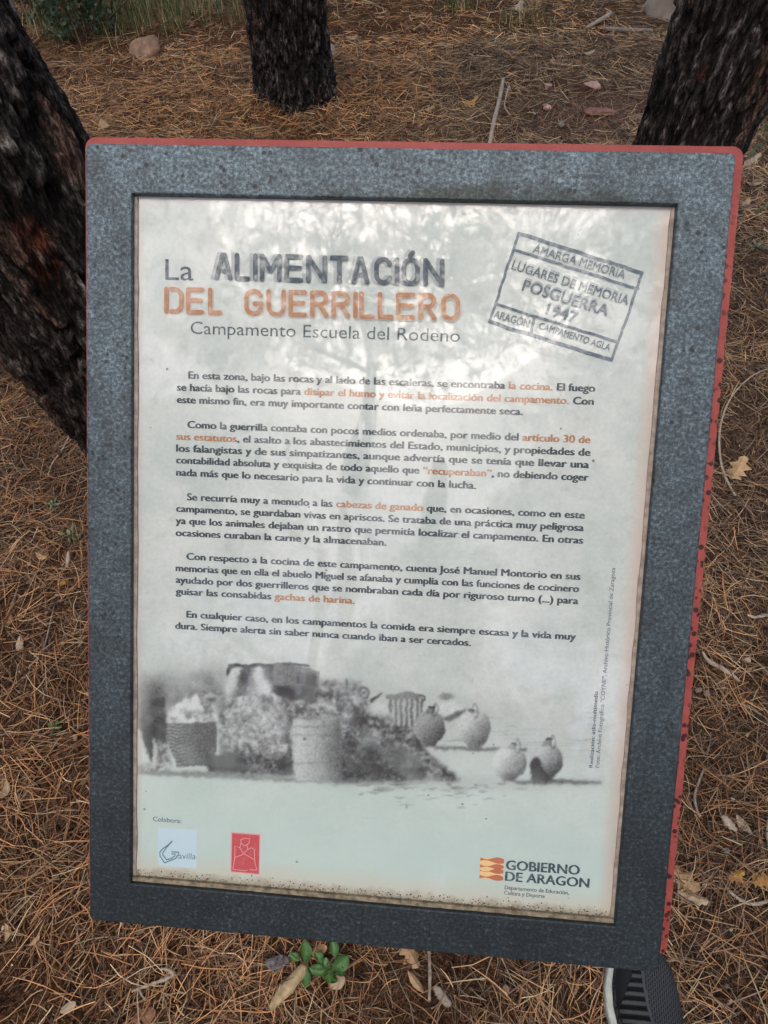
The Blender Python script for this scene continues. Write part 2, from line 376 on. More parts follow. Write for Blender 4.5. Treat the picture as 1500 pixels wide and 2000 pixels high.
pine_tree(BL, LL, .175, 6.5, 'thick leaning blackened pine trunk behind the left edge of the sign', crown_c=(-2.4, 1.6, 6.4), crown_r=(2.4, 2.4, 1.3), tufts=2600, fl=(.24, .012), patch=(on_trunk(78, 500, BL, LL, .18), (.045, .045, .085)), seed=3)
pine_tree((-.345, 3.72), (-.01, -.06), .180, 7.0, 'upright black pine trunk rising from the needles behind the top of the sign', crown_c=(-.1, 3.6, 7.2), crown_r=(2.6, 2.2, 1.4), tufts=2600, fl=(.24, .012), seed=5, flare=.22)
pine_tree((.82, 1.88), (.05, -.02), .142, 6.8, 'black plated pine trunk behind the top right corner of the sign', crown_c=(1.7, 1.6, 6.6), crown_r=(2.4, 2.2, 1.3), tufts=2600, fl=(.24, .012), seed=8, taper=.02, patch=(on_trunk(1372, 145, (.82, 1.88), (.05, -.02), .14), (.015, .03, .02)))

# trees standing behind the viewer: the glossy sheet mirrors them, and their crowns shade the sign
BACK = [((-2.9, -3.3), 5.6, (-2.7, -3.1, 3.9), (1.2, .9, 1.25), 2600, 'pine behind the viewer on the left, mirrored in the left half of the glossy sheet'),
        ((-.55, -4.3), 5.2, (-.35, -3.9, 3.0), (.5, .6, 1.1), 1200, 'slim pine straight behind the viewer, mirrored in the middle of the glossy sheet'),
        ((1.3, -3.2), 5.4, (1.25, -2.9, 3.7), (1.1, .8, 1.3), 2600, 'pine behind the viewer on the right, mirrored in the right half of the glossy sheet'),
        ((-1.4, -5.6), 9.0, (-1.5, -4.4, 9.4), (4.0, 1.6, 1.6), 2500, 'tall thin-crowned pine far behind the viewer, mirrored at the top of the sheet'),
        ((3.4, -3.6), 8.0, (3.3, -2.6, 7.6), (1.9, 1.9, 1.8), 2200, 'tall pine far to the right behind the viewer'),
        ((-5.2, -1.0), 8.0, (-4.6, .2, 7.2), (2.0, 2.4, 2.0), 2400, 'tall pine far to the left behind the viewer'),
        ((4.6, 1.0), 8.0, (4.0, 1.4, 7.0), (2.0, 2.4, 2.0), 2400, 'tall pine standing out of sight to the right of the sign')]
for i, (b, hgt_, cc_, cr_, nt_, lab) in enumerate(BACK):
    pine_tree(b, ((cc_[0]-b[0])/hgt_*.8, (cc_[1]-b[1])/hgt_*.8), .13, hgt_, lab, crown_c=cc_, crown_r=cr_, tufts=nt_, detail=False, seed=20+i, flare=.2, fl=(.24, .011) if hgt_ > 7.5 else (.17, .007))
def forest_edge():  # out of view; added to darken the mirrored background and block low sky
    r = np.random.default_rng(4); n = 26000; a = r.uniform(0, 6.283, n); d = r.uniform(13, 19, n); top = 6.0+3.2*fbm(a*5, a*0+2, 3, 3)
    P = np.stack([np.sin(a)*d, np.cos(a)*d, r.random(n)**.8*top], 1)
    v = r.normal(0, .30, (n, 3, 3)); V = (P[:, None]+v).reshape(-1, 3); F = np.arange(len(V)).reshape(-1, 3); c = np.repeat(np.array([.04, .06, .028])*r.uniform(.5, 1.5, (n, 1)), 3, 0)
    tag(link('unseen_forest', mesh_np('unseen_forest', V, F, c), NEEDLE_GREEN), 'unseen dark belt of pine forest all around, blocking the low sky', 'forest', None, 'stuff')
forest_edge()

def leaf_outline(kind='oak', n=1):
    if kind == 'oak':
        return [(0, 0), (.05, .02), (.10, .10), (.28, .16), (.20, .24), (.14, .30), (.36, .44), (.25, .50), (.17, .55), (.38, .72), (.24, .75), (.14, .80), (.16, .94), (0, 1.0)]
    if kind == 'round':
        return [(0, 0), (.10, .05), (.26, .18), (.37, .38), (.38, .58), (.28, .80), (.13, .95), (0, 1.0)]
    return [(0, 0), (.08, .10), (.17, .30), (.20, .5), (.15, .75), (.06, .93), (0, 1.0)]
def leaf_mesh(name, kind, length, width=1.0, curl=.15, thick=.0006, fold=.12, seed=0):
    r = random.Random(seed); o = leaf_outline(kind); V = []; F = []
    n = len(o); ys = [p[1] for p in o]
    def z(x, y): return (curl*(y-.45)**2 - fold*abs(x)*1.2 + .05*math.sin(y*9+seed)*abs(x)*2)*length
    for side in (0, 1):
        for (x, y) in o: V.append((0, y*length, z(0, y)-side*thick))
        for s in (-1, 1):
            for (x, y) in o:
                xx = s*x*width*(1+.15*(r.random()-.5)); V.append((xx*length, y*length, z(xx, y)-side*thick))
    def quadrow(off, base, flip):
        for i in range(n-1):
            q = (base+i, base+i+1, off+i+1, off+i); F.append(q if not flip else q[::-1])
    for side in (0, 1):
        b = side*3*n; quadrow(b+n, b, (side == 1)); quadrow(b+2*n, b, (side == 0))
    for off in (n, 2*n):
        for i in range(n-1): F.append((off+i, off+i+1, 3*n+off+i+1, 3*n+off+i))
    me = bpy.data.meshes.new(name); me.from_pydata(V, [], F); me.validate(); me.update(); return me

# oak sapling branches arching behind the viewer, mirrored as leaf silhouettes
OAKG = plain('oak_leaf_green', (.05, .085, .03, 1), .5, .4, 30, .4)
TWIG = plain('grey_twig', (.16, .12, .09, 1), .85, .2, 200, .5)
def oak_tree(base, label, seed, hgt_, n=900, zc=2.6, rad=(.8, .6, .7)):
    r = np.random.default_rng(seed); root = empty('oak_tree', (base[0], base[1], 0)); tag(root, label, 'oak tree')
    tr = tube('oak_trunk', [(0, 0, -.05), (.05, .05, hgt_*.5), (0, .12, hgt_)], [.05, .04, .02], 8); link('trunk', tr, TWIG, root)
    V0 = np.array([(0, 0, 0), (.28, .3, -.04), (.16, .38, 0), (.34, .6, -.05), (.15, .75, 0), (0, 1, .05), (-.15, .75, 0), (-.34, .6, -.05), (-.16, .38, 0), (-.28, .3, -.04)])
    ends = []
    for b in range(11):
        a = r.uniform(0, 6.28); e = np.array([math.cos(a)*rad[0]*r.uniform(.5, 1), math.sin(a)*rad[1]*r.uniform(.5, 1), zc + r.uniform(-1, 1)*rad[2]]); s0 = np.array([.03, .06, min(hgt_*.98, max(.6, e[2]-.5))])
        link('branch', tube('oak_branch', [s0, (s0+e)/2+[0, 0, .08], e], [.014, .008, .003], 5), TWIG, root); ends += [s0+(e-s0)*t_ for t_ in np.linspace(.35, 1.05, 6)]
    ends = np.array(ends); k = r.integers(0, len(ends), n); P = ends[k]+r.normal(0, .07, (n, 3))
    d = r.normal(0, 1, (n, 3)); d /= np.linalg.norm(d, axis=1)[:, None]; s = np.cross(d, r.normal(0, 1, (n, 3))); s /= np.linalg.norm(s, axis=1)[:, None]; u = np.cross(d, s)
    L = r.uniform(.035, .065, n)
    V = (P[:, None]+L[:, None, None]*(V0[None, :, 0:1]*s[:, None]+V0[None, :, 1:2]*d[:, None]+V0[None, :, 2:3]*u[:, None])).reshape(-1, 3)
    F = np.arange(n*10).reshape(n, 10); o = link('crown', mesh_np('oak_foliage', V, F), OAKG, root); return root
oak_tree((-.75, -1.9), 'young oak behind the viewer, its leafy twigs mirrored left of centre in the sheet', 5, 2.6, 800, 2.45, (.75, .5, .75))
oak_tree((.75, -2.1), 'young oak behind the viewer, its leafy twigs mirrored right of centre in the sheet', 6, 2.8, 650, 2.65, (.7, .5, .8))

# ------------------------------------------------------------------ the information sign
YAW, TILT = -0.11059, 0.76139; PW, PH = 0.60, 0.79662; PC = np.array([-.00388, .36414, .87418])
PX = np.array([math.cos(YAW), math.sin(YAW), 0]); PY = np.array([-math.sin(YAW)*math.cos(TILT), math.cos(YAW)*math.cos(TILT), math.sin(TILT)]); PN = np.cross(PX, PY)
def on_panel(x, y, z=-.0085):
    """photo pixel -> coordinates on the panel (right, up)"""
    d = ray(x, y); o = PC+PN*z; t = ((o-O) @ PN)/(d @ PN); P = O+d*t-PC; return np.array([P @ PX, P @ PY])
def panel_to_px(u, v, z=-.0085):
    P = PC + np.outer(u, PX) + np.outer(v, PY) + PN*z; return project(P)[:2]
SB = Vector((.02, .47, float(gh(.02, .47))))
sign = empty('information_sign', SB); tag(sign, 'tilted outdoor information panel about guerrilla camp food, white sheet in a dark stone frame', 'sign')
PM = Matrix((Vector(PX), Vector(PY), Vector(PN))).transposed().to_4x4(); PM.translation = Vector(PC)-SB
def ppart(name, me, mat, parent=sign, smooth=False):
    o = link(name, me, mat, parent, smooth)
    if parent == sign: o.matrix_basis = PM
    return o
IL, IR, IT, IB = -PW/2+.04507, PW/2-.04728, PH/2-.04474, -PH/2+.04651
def rounded(x0, x1, y0, y1, r, n=7):
    out = []
    for cx, cy, a0 in ((x1-r, y1-r, 0), (x0+r, y1-r, 90), (x0+r, y0+r, 180), (x1-r, y0+r, 270)):
        for k in range(n): a = R(a0+90*k/(n-1)); out.append((cx+r*math.cos(a), cy+r*math.sin(a)))
    return out
def frame_mesh():
    bm = bmesh.new(); n = 7; o = rounded(-PW/2, PW/2, -PH/2, PH/2, .006, n); inn = [(IR, IT), (IL, IT), (IL, IB), (IR, IB)]
    def layer(z): return [bm.verts.new((x, y, z)) for x, y in o], [bm.verts.new((x, y, z)) for x, y in inn]
    of, jf = layer(0); ob, jb = layer(-.0125); N = len(o)
    for q in range(4):
        for k in range(n-1):
            a, b = of[q*n+k], of[q*n+k+1]; bm.faces.new((a, b, jf[q])); a, b = ob[q*n+k], ob[q*n+k+1]; bm.faces.new((b, a, jb[q]))
        a, b = q*n+n-1, ((q+1) % 4)*n; bm.faces.new((of[a], of[b], jf[(q+1) % 4], jf[q])); bm.faces.new((ob[b], ob[a], jb[q], jb[(q+1) % 4]))
        bm.faces.new((jf[q], jf[(q+1) % 4], jb[(q+1) % 4], jb[q]))
    for k in range(N): bm.faces.new((of[(k+1) % N], of[k], ob[k], ob[(k+1) % N]))
    bm.normal_update()
    es = [e for e in bm.edges if all(abs(v.co.z) < 1e-6 for v in e.verts) and len(e.link_faces) == 2 and abs(e.link_faces[0].normal.dot(e.link_faces[1].normal)) < .5]
    bmesh.ops.bevel(bm, geom=es, offset=.0016, segments=3, profile=.5, affect='EDGES')
    bmesh.ops.recalc_face_normals(bm, faces=bm.faces)
    return mesh_bm('sign_frame', bm)
def stone_mat():
    M = Mat('weathered_slate_grey_stone', .42, .5); co = M.coord('Object'); 
    sp = M.noise(co, 270, 4, .8); md = M.noise(co, 60, 4, .6); lg = M.noise(co, 9, 4, .6)
    base = M.ramp(sp, [(.30, (.003, .006, .007, 1)), (.47, (.009, .0155, .019, 1)), (.58, (.024, .037, .044, 1)), (.70, (.10, .135, .15, 1))])
    base = M.mix(1.0, base, M.ramp(md, [(.25, .72), (.7, 1.22)]), 'MULTIPLY')
    # sky sheen painted into the colour: paler speckle towards the top
    sx = M.n('ShaderNodeSeparateXYZ'); M.l(co, sx.inputs[0])
    up = M.n('ShaderNodeMapRange', ins={1: -.28, 2: .44, 3: 0, 4: 1}); M.l(sx.outputs[1], up.inputs[0])
    bl = M.math('MULTIPLY', up.outputs[0], M.ramp(lg, [(.2, .75), (.7, 1.0)]))
    pale = M.mix(1.0, M.ramp(sp, [(.36, (.024, .040, .049, 1)), (.50, (.080, .120, .142, 1)), (.62, (.21, .285, .32, 1))]), M.ramp(md, [(.30, .65), (.66, 1.25)]), 'MULTIPLY')
    c = M.mix(bl, base, pale)
    # greenish black algae stain along the top bar, right of the middle
    dx = M.math('DIVIDE', M.math('SUBTRACT', sx.outputs[0], .09), .19); dy = M.math('DIVIDE', M.math('SUBTRACT', sx.outputs[1], .345), .026)
    rr = M.math('ADD', M.math('POWER', M.math('ABSOLUTE', dx), 2.4), M.math('POWER', M.math('ABSOLUTE', dy), 2.0))
    ed = M.math('ADD', rr, M.math('MULTIPLY', M.math('SUBTRACT', M.noise(co, 26, 5, .7), .5), 2.6))
    st = M.ramp(ed, [(.35, .92), (1.0, 0.0)])
    blot = M.ramp(M.noise(M.coord('Object', (1, .45, 1)), 15, 5, .65, .6), [(.46, 0.0), (.62, .65)]); c = M.mix(blot, c, M.mix(1.0, c, (.45, .50, .50, 1), 'MULTIPLY'))
    c = M.mix(st, c, M.mix(1.0, c, (.24, .27, .20, 1), 'MULTIPLY'))
    # lichen pits
    vo = M.n('ShaderNodeTexVoronoi', feature='F1', ins={'Scale': 120.0}); M.l(co, vo.inputs['Vector'])
    pit = M.ramp(M.math('ADD', vo.outputs['Distance'], M.math('MULTIPLY', M.math('SUBTRACT', md, .5), .35)), [(.20, 1.0), (.30, 0.0)]); gate = M.ramp(M.noise(co, 17, 3), [(.50, 0.0), (.58, 1.0)])
    c = M.mix(M.math('MULTIPLY', pit, gate), c, (.008, .010, .011, 1))
    M.color(c); M.l(M.ramp(sp, [(.3, .62), (.7, .42)]), M.b.inputs['Roughness'])
    M.bump(M.math('ADD', sp, M.math('MULTIPLY', md, .6)), .55, .0012); return M.m
ppart('frame', frame_mesh(), stone_mat())
def slab(name, pts, z0, z1, bev=.0015):
    bm = bmesh.new(); t = [bm.verts.new((x, y, z1)) for x, y in pts]; b = [bm.verts.new((x, y, z0)) for x, y in pts]; n = len(pts)
    bm.faces.new(t); bm.faces.new(b[::-1])
    for i in range(n): bm.faces.new((t[(i+1) % n], t[i], b[i], b[(i+1) % n]))
    bm.normal_update()
    if bev: bmesh.ops.bevel(bm, geom=[e for e in bm.edges if all(abs(v.co.z-z1) < 1e-6 for v in e.verts)], offset=bev, segments=2, affect='EDGES')
    bmesh.ops.recalc_face_normals(bm, faces=bm.faces); return mesh_bm(name, bm)
def red_mat():
    M = Mat('weathered_red_paint', .6, .3); co = M.coord('Object'); n1 = M.noise(co, 45, 4); n2 = M.noise(co, 300, 4, .7)
    vo = M.n('ShaderNodeTexVoronoi', feature='F1', ins={'Scale': 130.0, 'Randomness': 1.0}); wv = M.n('ShaderNodeVectorMath', operation='ADD'); M.l(co, wv.inputs[0]); wv.inputs[1].default_value = (0, 0, 0); M.l(wv.outputs[0], vo.inputs['Vector'])
    c = M.mix(M.ramp(n1, [(.3, 0.0), (.7, 1.0)]), (.25, .046, .038, 1), (.33, .075, .062, 1)); c = M.mix(M.ramp(n2, [(.5, 0.0), (.8, .6)]), c, (.20, .035, .035, 1))
    sx = M.n('ShaderNodeSeparateXYZ'); M.l(co, sx.inputs[0]); low = M.n('ShaderNodeMapRange', ins={1: .40, 2: .25, 3: 0, 4: 1}); M.l(sx.outputs[1], low.inputs[0])
    sp = M.math('MULTIPLY', M.ramp(M.math('ADD', vo.outputs['Distance'], M.math('MULTIPLY', n2, .25)), [(.42, 1.0), (.52, 0.0)]), M.math('MULTIPLY', M.ramp(M.noise(co, 60, 2), [(.36, 0.0), (.46, 1.0)]), low.outputs[0]))
    c = M.mix(sp, c, (.035, .010, .012, 1)); M.color(c); M.bump(n2, .5, .0008); return M.m
RED = red_mat()
rx1 = on_panel(1451, 320, -.014)[0]; ry1 = on_panel(800, 277, -.014)[1]; ry0 = on_panel(1303, 1868, -.014)[1]; rx0 = on_panel(166, 900, -.014)[0]+.0022
rx1 = (rx1 + on_panel(1303, 1850, -.014)[0] + on_panel(1385, 1000, -.014)[0])/3
ppart('back_plate', slab('red_back_plate', rounded(rx0, rx1, ry0, ry1, .010, 6), -.034, -.0128, .0012), RED)
# post under the plate
bm = bmesh.new()
def box(bm, x0, x1, y0, y1, z0, z1):
    v = [bm.verts.new(p) for p in ((x0, y0, z0), (x1, y0, z0), (x1, y1, z0), (x0, y1, z0), (x0, y0, z1), (x1, y0, z1), (x1, y1, z1), (x0, y1, z1))]
    for f in ((3, 2, 1, 0), (4, 5, 6, 7), (0, 1, 5, 4), (1, 2, 6, 5), (2, 3, 7, 6), (3, 0, 4, 7)): bm.faces.new([v[i] for i in f])
ztop = PC[2]-.034/math.cos(TILT)+(SB.y+.0-PC[1])*math.tan(TILT)-SB.z
box(bm, -.05, .05, -.05, .05, -.15, ztop-.06); me = mesh_bm('sign_post', bm)
for v in me.vertices:
    if v.co.z > 0: v.co.z = ztop-.003 + v.co.y*math.tan(TILT)
link('post', me, RED, sign)

# --- the printed sheet: one finely divided mesh whose colour attribute carries the faded archive photograph
PX0, PY0, PWD, PHT = 250, 1262, 960, 360
yy, xx = np.mgrid[0:PHT, 0:PWD].astype(float); xx += PX0; yy += PY0
sdn = lambda p, e0, e1: np.clip((p-e0)/(e1-e0), 0, 1)
def blur(A, r):
    r = int(r)
    for ax in (0, 1):
        for _ in range(2):
            k = 2*r+1; pad = [(r+1, r) if a == ax else (0, 0) for a in range(2)]; B = np.cumsum(np.pad(A, pad, mode='edge'), axis=ax)
            A = (B[k:] - B[:-k])/k if ax == 0 else (B[:, k:] - B[:, :-k])/k
    return A
def poly(pts, soft=1):
    m_ = np.zeros_like(xx, bool); n = len(pts)
    for i in range(n):
        x1, y1 = pts[i]; x2, y2 = pts[(i+1) % n]
        if y1 == y2: continue
        c = ((yy >= min(y1, y2)) & (yy < max(y1, y2)) & (xx < (x2-x1)*(yy-y1)/(y2-y1)+x1)); m_ ^= c
    return blur(m_.astype(float), soft) if soft else m_.astype(float)
def ell(cx, cy, rx, ry, soft=.12):
    d = np.hypot((xx-cx)/rx, (yy-cy)/ry); return sdn(-d, -1-soft, -1+soft)
val = np.full_like(xx, .72); alp = np.zeros_like(xx)     # print value (0 black, 1 white), coverage
def put(mask, v, a=1.0):
    global val, alp
    mk = np.clip(mask*a, 0, 1); na = mk+alp*(1-mk); val = np.where(na > 1e-4, (v*mk+val*alp*(1-mk))/np.maximum(na, 1e-4), val); alp = na
NZ = lambda s, sd, o=4: fbm(xx/s, yy/s, sd, o)
def mott(s, sd, lo, hi):
    a_ = NZ(s*1.7, sd, 3); b_ = 1-np.abs(2*NZ(s*1.1, sd+31, 2)-1); t_ = sdn(.55*a_+.45*b_-.12*(NZ(s*5, sd+5, 2) < .45), .36, .74); return lo+(hi-lo)*blur(t_, 1)**1.15
# pale ground tone and the murk fading upward at the left
put(blur(poly([(262, 1500), (1180, 1520), (1180, 1535), (900, 1545), (262, 1510)], 0), 6), .62, .35)
put(poly([(262, 1330), (330, 1318), (440, 1300), (450, 1380), (262, 1400)], 16), mott(26, 3, .30, .60), .75)
put(poly([(640, 1330), (740, 1330), (1180, 1400), (1180, 1500), (820, 1480), (700, 1420)], 14), .66, .25)
for i in range(26):
    r_ = random.Random(i); x_, y_ = r_.uniform(850, 1170), r_.uniform(1390, 1470); put(ell(x_, y_, r_.uniform(10, 30), r_.uniform(.8, 1.8), .5), .45, .35)
# heap of pale straw and vegetables
put(poly([(425, 1372), (470, 1352), (560, 1350), (600, 1380), (590, 1470), (560, 1515), (430, 1500)], 5), mott(6, 11, .22, .82))
put(poly([(470, 1350), (540, 1355), (560, 1420), (520, 1470), (450, 1450)], 8), mott(4, 12, .42, .88), .8)
put(poly([(540, 1350), (600, 1330), (715, 1345), (722, 1400), (740, 1420), (570, 1425)], 4), mott(5, 14, .12, .72))
put(poly([(655, 1405), (740, 1390), (800, 1410), (838, 1470), (895, 1516), (900, 1526), (650, 1526)], 4), mott(5, 16, .06, .58))
put(poly([(655, 1450), (760, 1450), (830, 1500), (830, 1524), (650, 1526)], 8), mott(4, 17, .04, .35), .6)
put(poly([(430, 1470), (572, 1475), (575, 1515), (420, 1512)], 4), mott(5, 18, .10, .5))
# wicker basket with white cloths
put(poly([(316, 1413), (424, 1408), (422, 1470), (412, 1496), (345, 1498), (330, 1460)], 1), .30+.30*sdn(np.sin(yy*.95+np.sin(xx*.25)*1.2), -.2, .6)*sdn(-xx, -395, -330)+.08*NZ(4, 20))
put(poly([(322, 1385), (350, 1372), (372, 1352), (395, 1358), (420, 1378), (428, 1408), (330, 1412)], 2), mott(14, 22, .45, .95))
put(poly([(358, 1385), (382, 1352), (398, 1388)], 2), .90); put(poly([(392, 1352), (440, 1350), (440, 1366), (400, 1372)], 3), mott(5, 23, .2, .7))
put(poly([(400, 1474), (470, 1472), (474, 1504), (405, 1508)], 2), .16)
# dark cloth or trouser leg at the far left
put(poly([(262, 1372), (322, 1362), (324, 1405), (325, 1450), (316, 1480), (300, 1440), (298, 1492), (286, 1470), (272, 1425), (262, 1415)], 2), .10+.12*NZ(18, 24)); put(blur(poly([(262, 1330), (322, 1325), (324, 1400), (262, 1400)], 0), 12), .22, .8)
put(poly([(302, 1448), (326, 1440), (332, 1492), (306, 1494)], 3), mott(4, 25, .25, .7)); put(poly([(264, 1492), (335, 1488), (330, 1504), (268, 1508)], 3), mott(9, 26, .35, .85))
put(poly([(262, 1504), (400, 1506), (575, 1520), (640, 1524), (820, 1524), (640, 1530), (262, 1512)], 2), .38, .7)
# sack hanging on the cart rim, boxes behind
put(poly([(446, 1300), (520, 1297), (560, 1305), (562, 1345), (535, 1352), (500, 1356), (440, 1362)], 1), .26+.55*sdn(np.sin(((xx-500)/(30+.5*(yy-1290))*5.2)+1.5*NZ(30, 90))+.5*NZ(12, 91)-.25, -.7, .8))
put(poly([(446, 1296), (532, 1296), (600, 1306), (600, 1311), (520, 1303), (455, 1302), (442, 1322), (440, 1312)], 1), .16)
put(poly([(533, 1295), (600, 1304), (625, 1311), (622, 1348), (560, 1342), (533, 1336)], 1), .40+.06*NZ(10, 30)); put(poly([(583, 1312), (620, 1317), (618, 1342), (580, 1334)], 1), .14)
put(poly([(533, 1295), (560, 1292), (604, 1298), (604, 1303), (560, 1299)], 1), .25); put(poly([(625, 1322), (706, 1330), (704, 1348), (625, 1348)], 4), mott(9, 31, .30, .75), .9)
put(poly([(530, 1342), (600, 1338), (630, 1350), (610, 1368), (545, 1362)], 3), .12)
# round basket and slatted basket
put(poly([(655, 1345), (715, 1342), (719, 1370), (712, 1398), (660, 1400)], 2), mott(4, 33, .22, .70)); 
put(ell(676, 1336, 2, 12, .4)+ell(709, 1352, 11, 12, .2)-ell(709, 1352, 8, 9, .2), .25)
put(poly([(720, 1366), (745, 1352), (748, 1356), (722, 1374)], 1), .25)
put(poly([(754, 1362), (822, 1358), (830, 1366), (822, 1420), (770, 1416)], 1), .36+.34*sdn(np.sin((xx-754)*.60), -.3, .5)); put(ell(820, 1363, 11, 9, .15)-ell(820, 1364, 8, 6, .15), .22)
put(poly([(752, 1358), (800, 1350), (822, 1356), (822, 1361), (755, 1366)], 1), .42)
# stones behind the jugs
put(poly([(850, 1378), (880, 1368), (912, 1384), (880, 1406), (860, 1404)], 3), .85); put(poly([(865, 1402), (912, 1382), (902, 1400), (872, 1410)], 2), .20); put(ell(872, 1360, 13, 6, .5), .35, .8)
put(poly([(720, 1380), (752, 1370), (760, 1400), (725, 1400)], 4), .85, .7)
def jug(cx, cy, rx, ry, nx, ny, v0, v1, handle=1):
    sh = v0+(v1-v0)*sdn((xx-cx)/rx*.75+(yy-cy)/ry*.65, -.55, .85)+.05*(NZ(5, int(cx))-.5)
    body = ell(cx, cy, rx, ry, .07); put(body, sh)
    put(poly([(cx-rx*.62, cy+ry*.55), (cx+rx*.62, cy+ry*.55), (cx+rx*.36, cy+ry*1.12), (cx-rx*.36, cy+ry*1.12)], 2), sh*.92)
    put(poly([(cx-rx*.3, cy-ry*.8), (nx-6, ny), (nx+6, ny), (cx+rx*.3, cy-ry*.8)], 1), (v0+v1)*.5); put(ell(nx, ny, 7.5, 3, .2), v1*.8)
    if handle: put(ell(nx+7, (ny+cy-ry)/2+3, 7, 15, .15)-ell(nx+7, (ny+cy-ry)/2+3, 4, 11, .15), v1*1.1, .7)
put(poly([(850, 1456), (1030, 1462), (1028, 1469), (850, 1464)], 2), .30, .9); put(poly([(1000, 1526), (1090, 1520), (1175, 1526), (1172, 1532), (1080, 1531), (1010, 1532)], 2), .32, .9)
jug(839, 1421, 31, 33, 842, 1380, .60, .22); jug(926, 1421, 33, 36, 921, 1386, .84, .34); jug(994, 1490, 33, 33, 1003, 1452, .90, .34); jug(1066, 1485, 33, 36, 1072, 1442, .78, .25)
put(ell(1047, 1490, 12, 11, .2), .14); put(poly([(1034, 1494), (1052, 1488), (1080, 1524), (1036, 1526)], 2), .16)
# staved barrel in front
bs = .80-.42*sdn(xx, 585, 660)-.10*sdn(-xx, -582, -568)+.10*(NZ(7, 44)-.5)-.07*(np.abs(np.sin((xx-570)*.21)) < .16)
put(poly([(570, 1403), (664, 1400), (668, 1440), (667, 1500), (662, 1524), (580, 1526), (572, 1500), (568, 1440)], 1), bs); put(ell(617, 1402, 47, 4, .3), .52)
for y_ in (1418, 1434, 1488): put(poly([(570, y_), (665, y_-1), (665, y_+2), (570, y_+3)], 1), .38, .55)
put(ell(593, 1442, 3, 2, .4), .08)
for i in range(60):
    r_ = random.Random(100+i); x_, y_ = r_.gauss(840, 90), 1530+abs(r_.gauss(0, 22)); put(ell(x_, y_, r_.uniform(3, 14), r_.uniform(1, 3), .5), .40, r_.uniform(.2, .6))
wx_ = (fbm(xx/11, yy/11, 81, 3)-.5)*7; wy_ = (fbm(xx/11+40, yy/11, 82, 3)-.5)*6
wi = np.clip((xx-PX0+wx_).astype(int), 0, PWD-1); wj = np.clip((yy-PY0+wy_).astype(int), 0, PHT-1); val = val[wj, wi]; alp = alp[wj, wi]
alp *= .80+.20*sdn(NZ(40, 83), .3, .6)
alp *= sdn(xx, 258, 300)*.35+.65
val = np.clip(blur(val, 1)*1.32-.19 + (fbm(xx/2.2, yy/2.2, 60, 2)-.5)*.32, 0, 1)
dk = np.array([.022, .017, .021]); lt = np.array([.56, .59, .57]); art = dk+(lt-dk)*(val[..., None]**1.5)
art = np.concatenate([art, np.clip(alp, 0, 1)[..., None]*.93], -1)
sx_ = np.linspace(IL, IR, 540); ph_y1 = on_panel(700, 1275)[1]; ph_y0 = on_panel(700, 1612)[1]
sy_ = np.concatenate([np.linspace(IB, ph_y0, 20)[:-1], np.linspace(ph_y0, ph_y1, 200), np.linspace(ph_y1, IT, 40)[1:]])
SX, SY = np.meshgrid(sx_, sy_); qx, qy = panel_to_px(SX.ravel(), SY.ravel()); gx = qx-PX0; gy = qy-PY0
okm = (gx >= 0) & (gx < PWD-1.01) & (gy >= 0) & (gy < PHT-1.01); i0 = np.clip(gx, 0, PWD-2).astype(int); j0 = np.clip(gy, 0, PHT-2).astype(int)
fx = (np.clip(gx, 0, PWD-2)-i0)[:, None]; fy = (np.clip(gy, 0, PHT-2)-j0)[:, None]
samp = (art[j0, i0]*(1-fx)+art[j0, i0+1]*fx)*(1-fy)+(art[j0+1, i0]*(1-fx)+art[j0+1, i0+1]*fx)*fy; samp = samp*okm[:, None]
ids = np.arange(SX.size).reshape(SX.shape); F = np.stack([ids[:-1, :-1], ids[:-1, 1:], ids[1:, 1:], ids[1:, :-1]], -1).reshape(-1, 4)
sme = mesh_np('sheet', np.stack([SX.ravel(), SY.ravel(), np.full(SX.size, -.0110)], 1), F)
at = sme.color_attributes.new('Print', 'FLOAT_COLOR', 'POINT'); at.data.foreach_set('color', samp.astype(np.float32).ravel())
def gloss(M, co):
    M.b.inputs['Coat Weight'].default_value = 1.0; M.b.inputs['Coat Roughness'].default_value = .028; M.b.inputs['Coat IOR'].default_value = 1.45
    M.b.inputs['Specular IOR Level'].default_value = .2
    h1 = M.noise(co, 5, 2, .5); h2 = M.noise(M.coord('Object', (40, 14, 30)), 1.0, 5, .7, 1.5)
    hh = M.math('ADD', M.math('MULTIPLY', h1, 1.0), M.math('MULTIPLY', M.ramp(h2, [(.56, 0.0), (.75, 1.0)]), .035))
    nd = M.n('ShaderNodeBump', ins={'Strength': .25, 'Distance': .007}); M.l(hh, nd.inputs['Height']); M.l(nd.outputs[0], M.b.inputs['Coat Normal'])
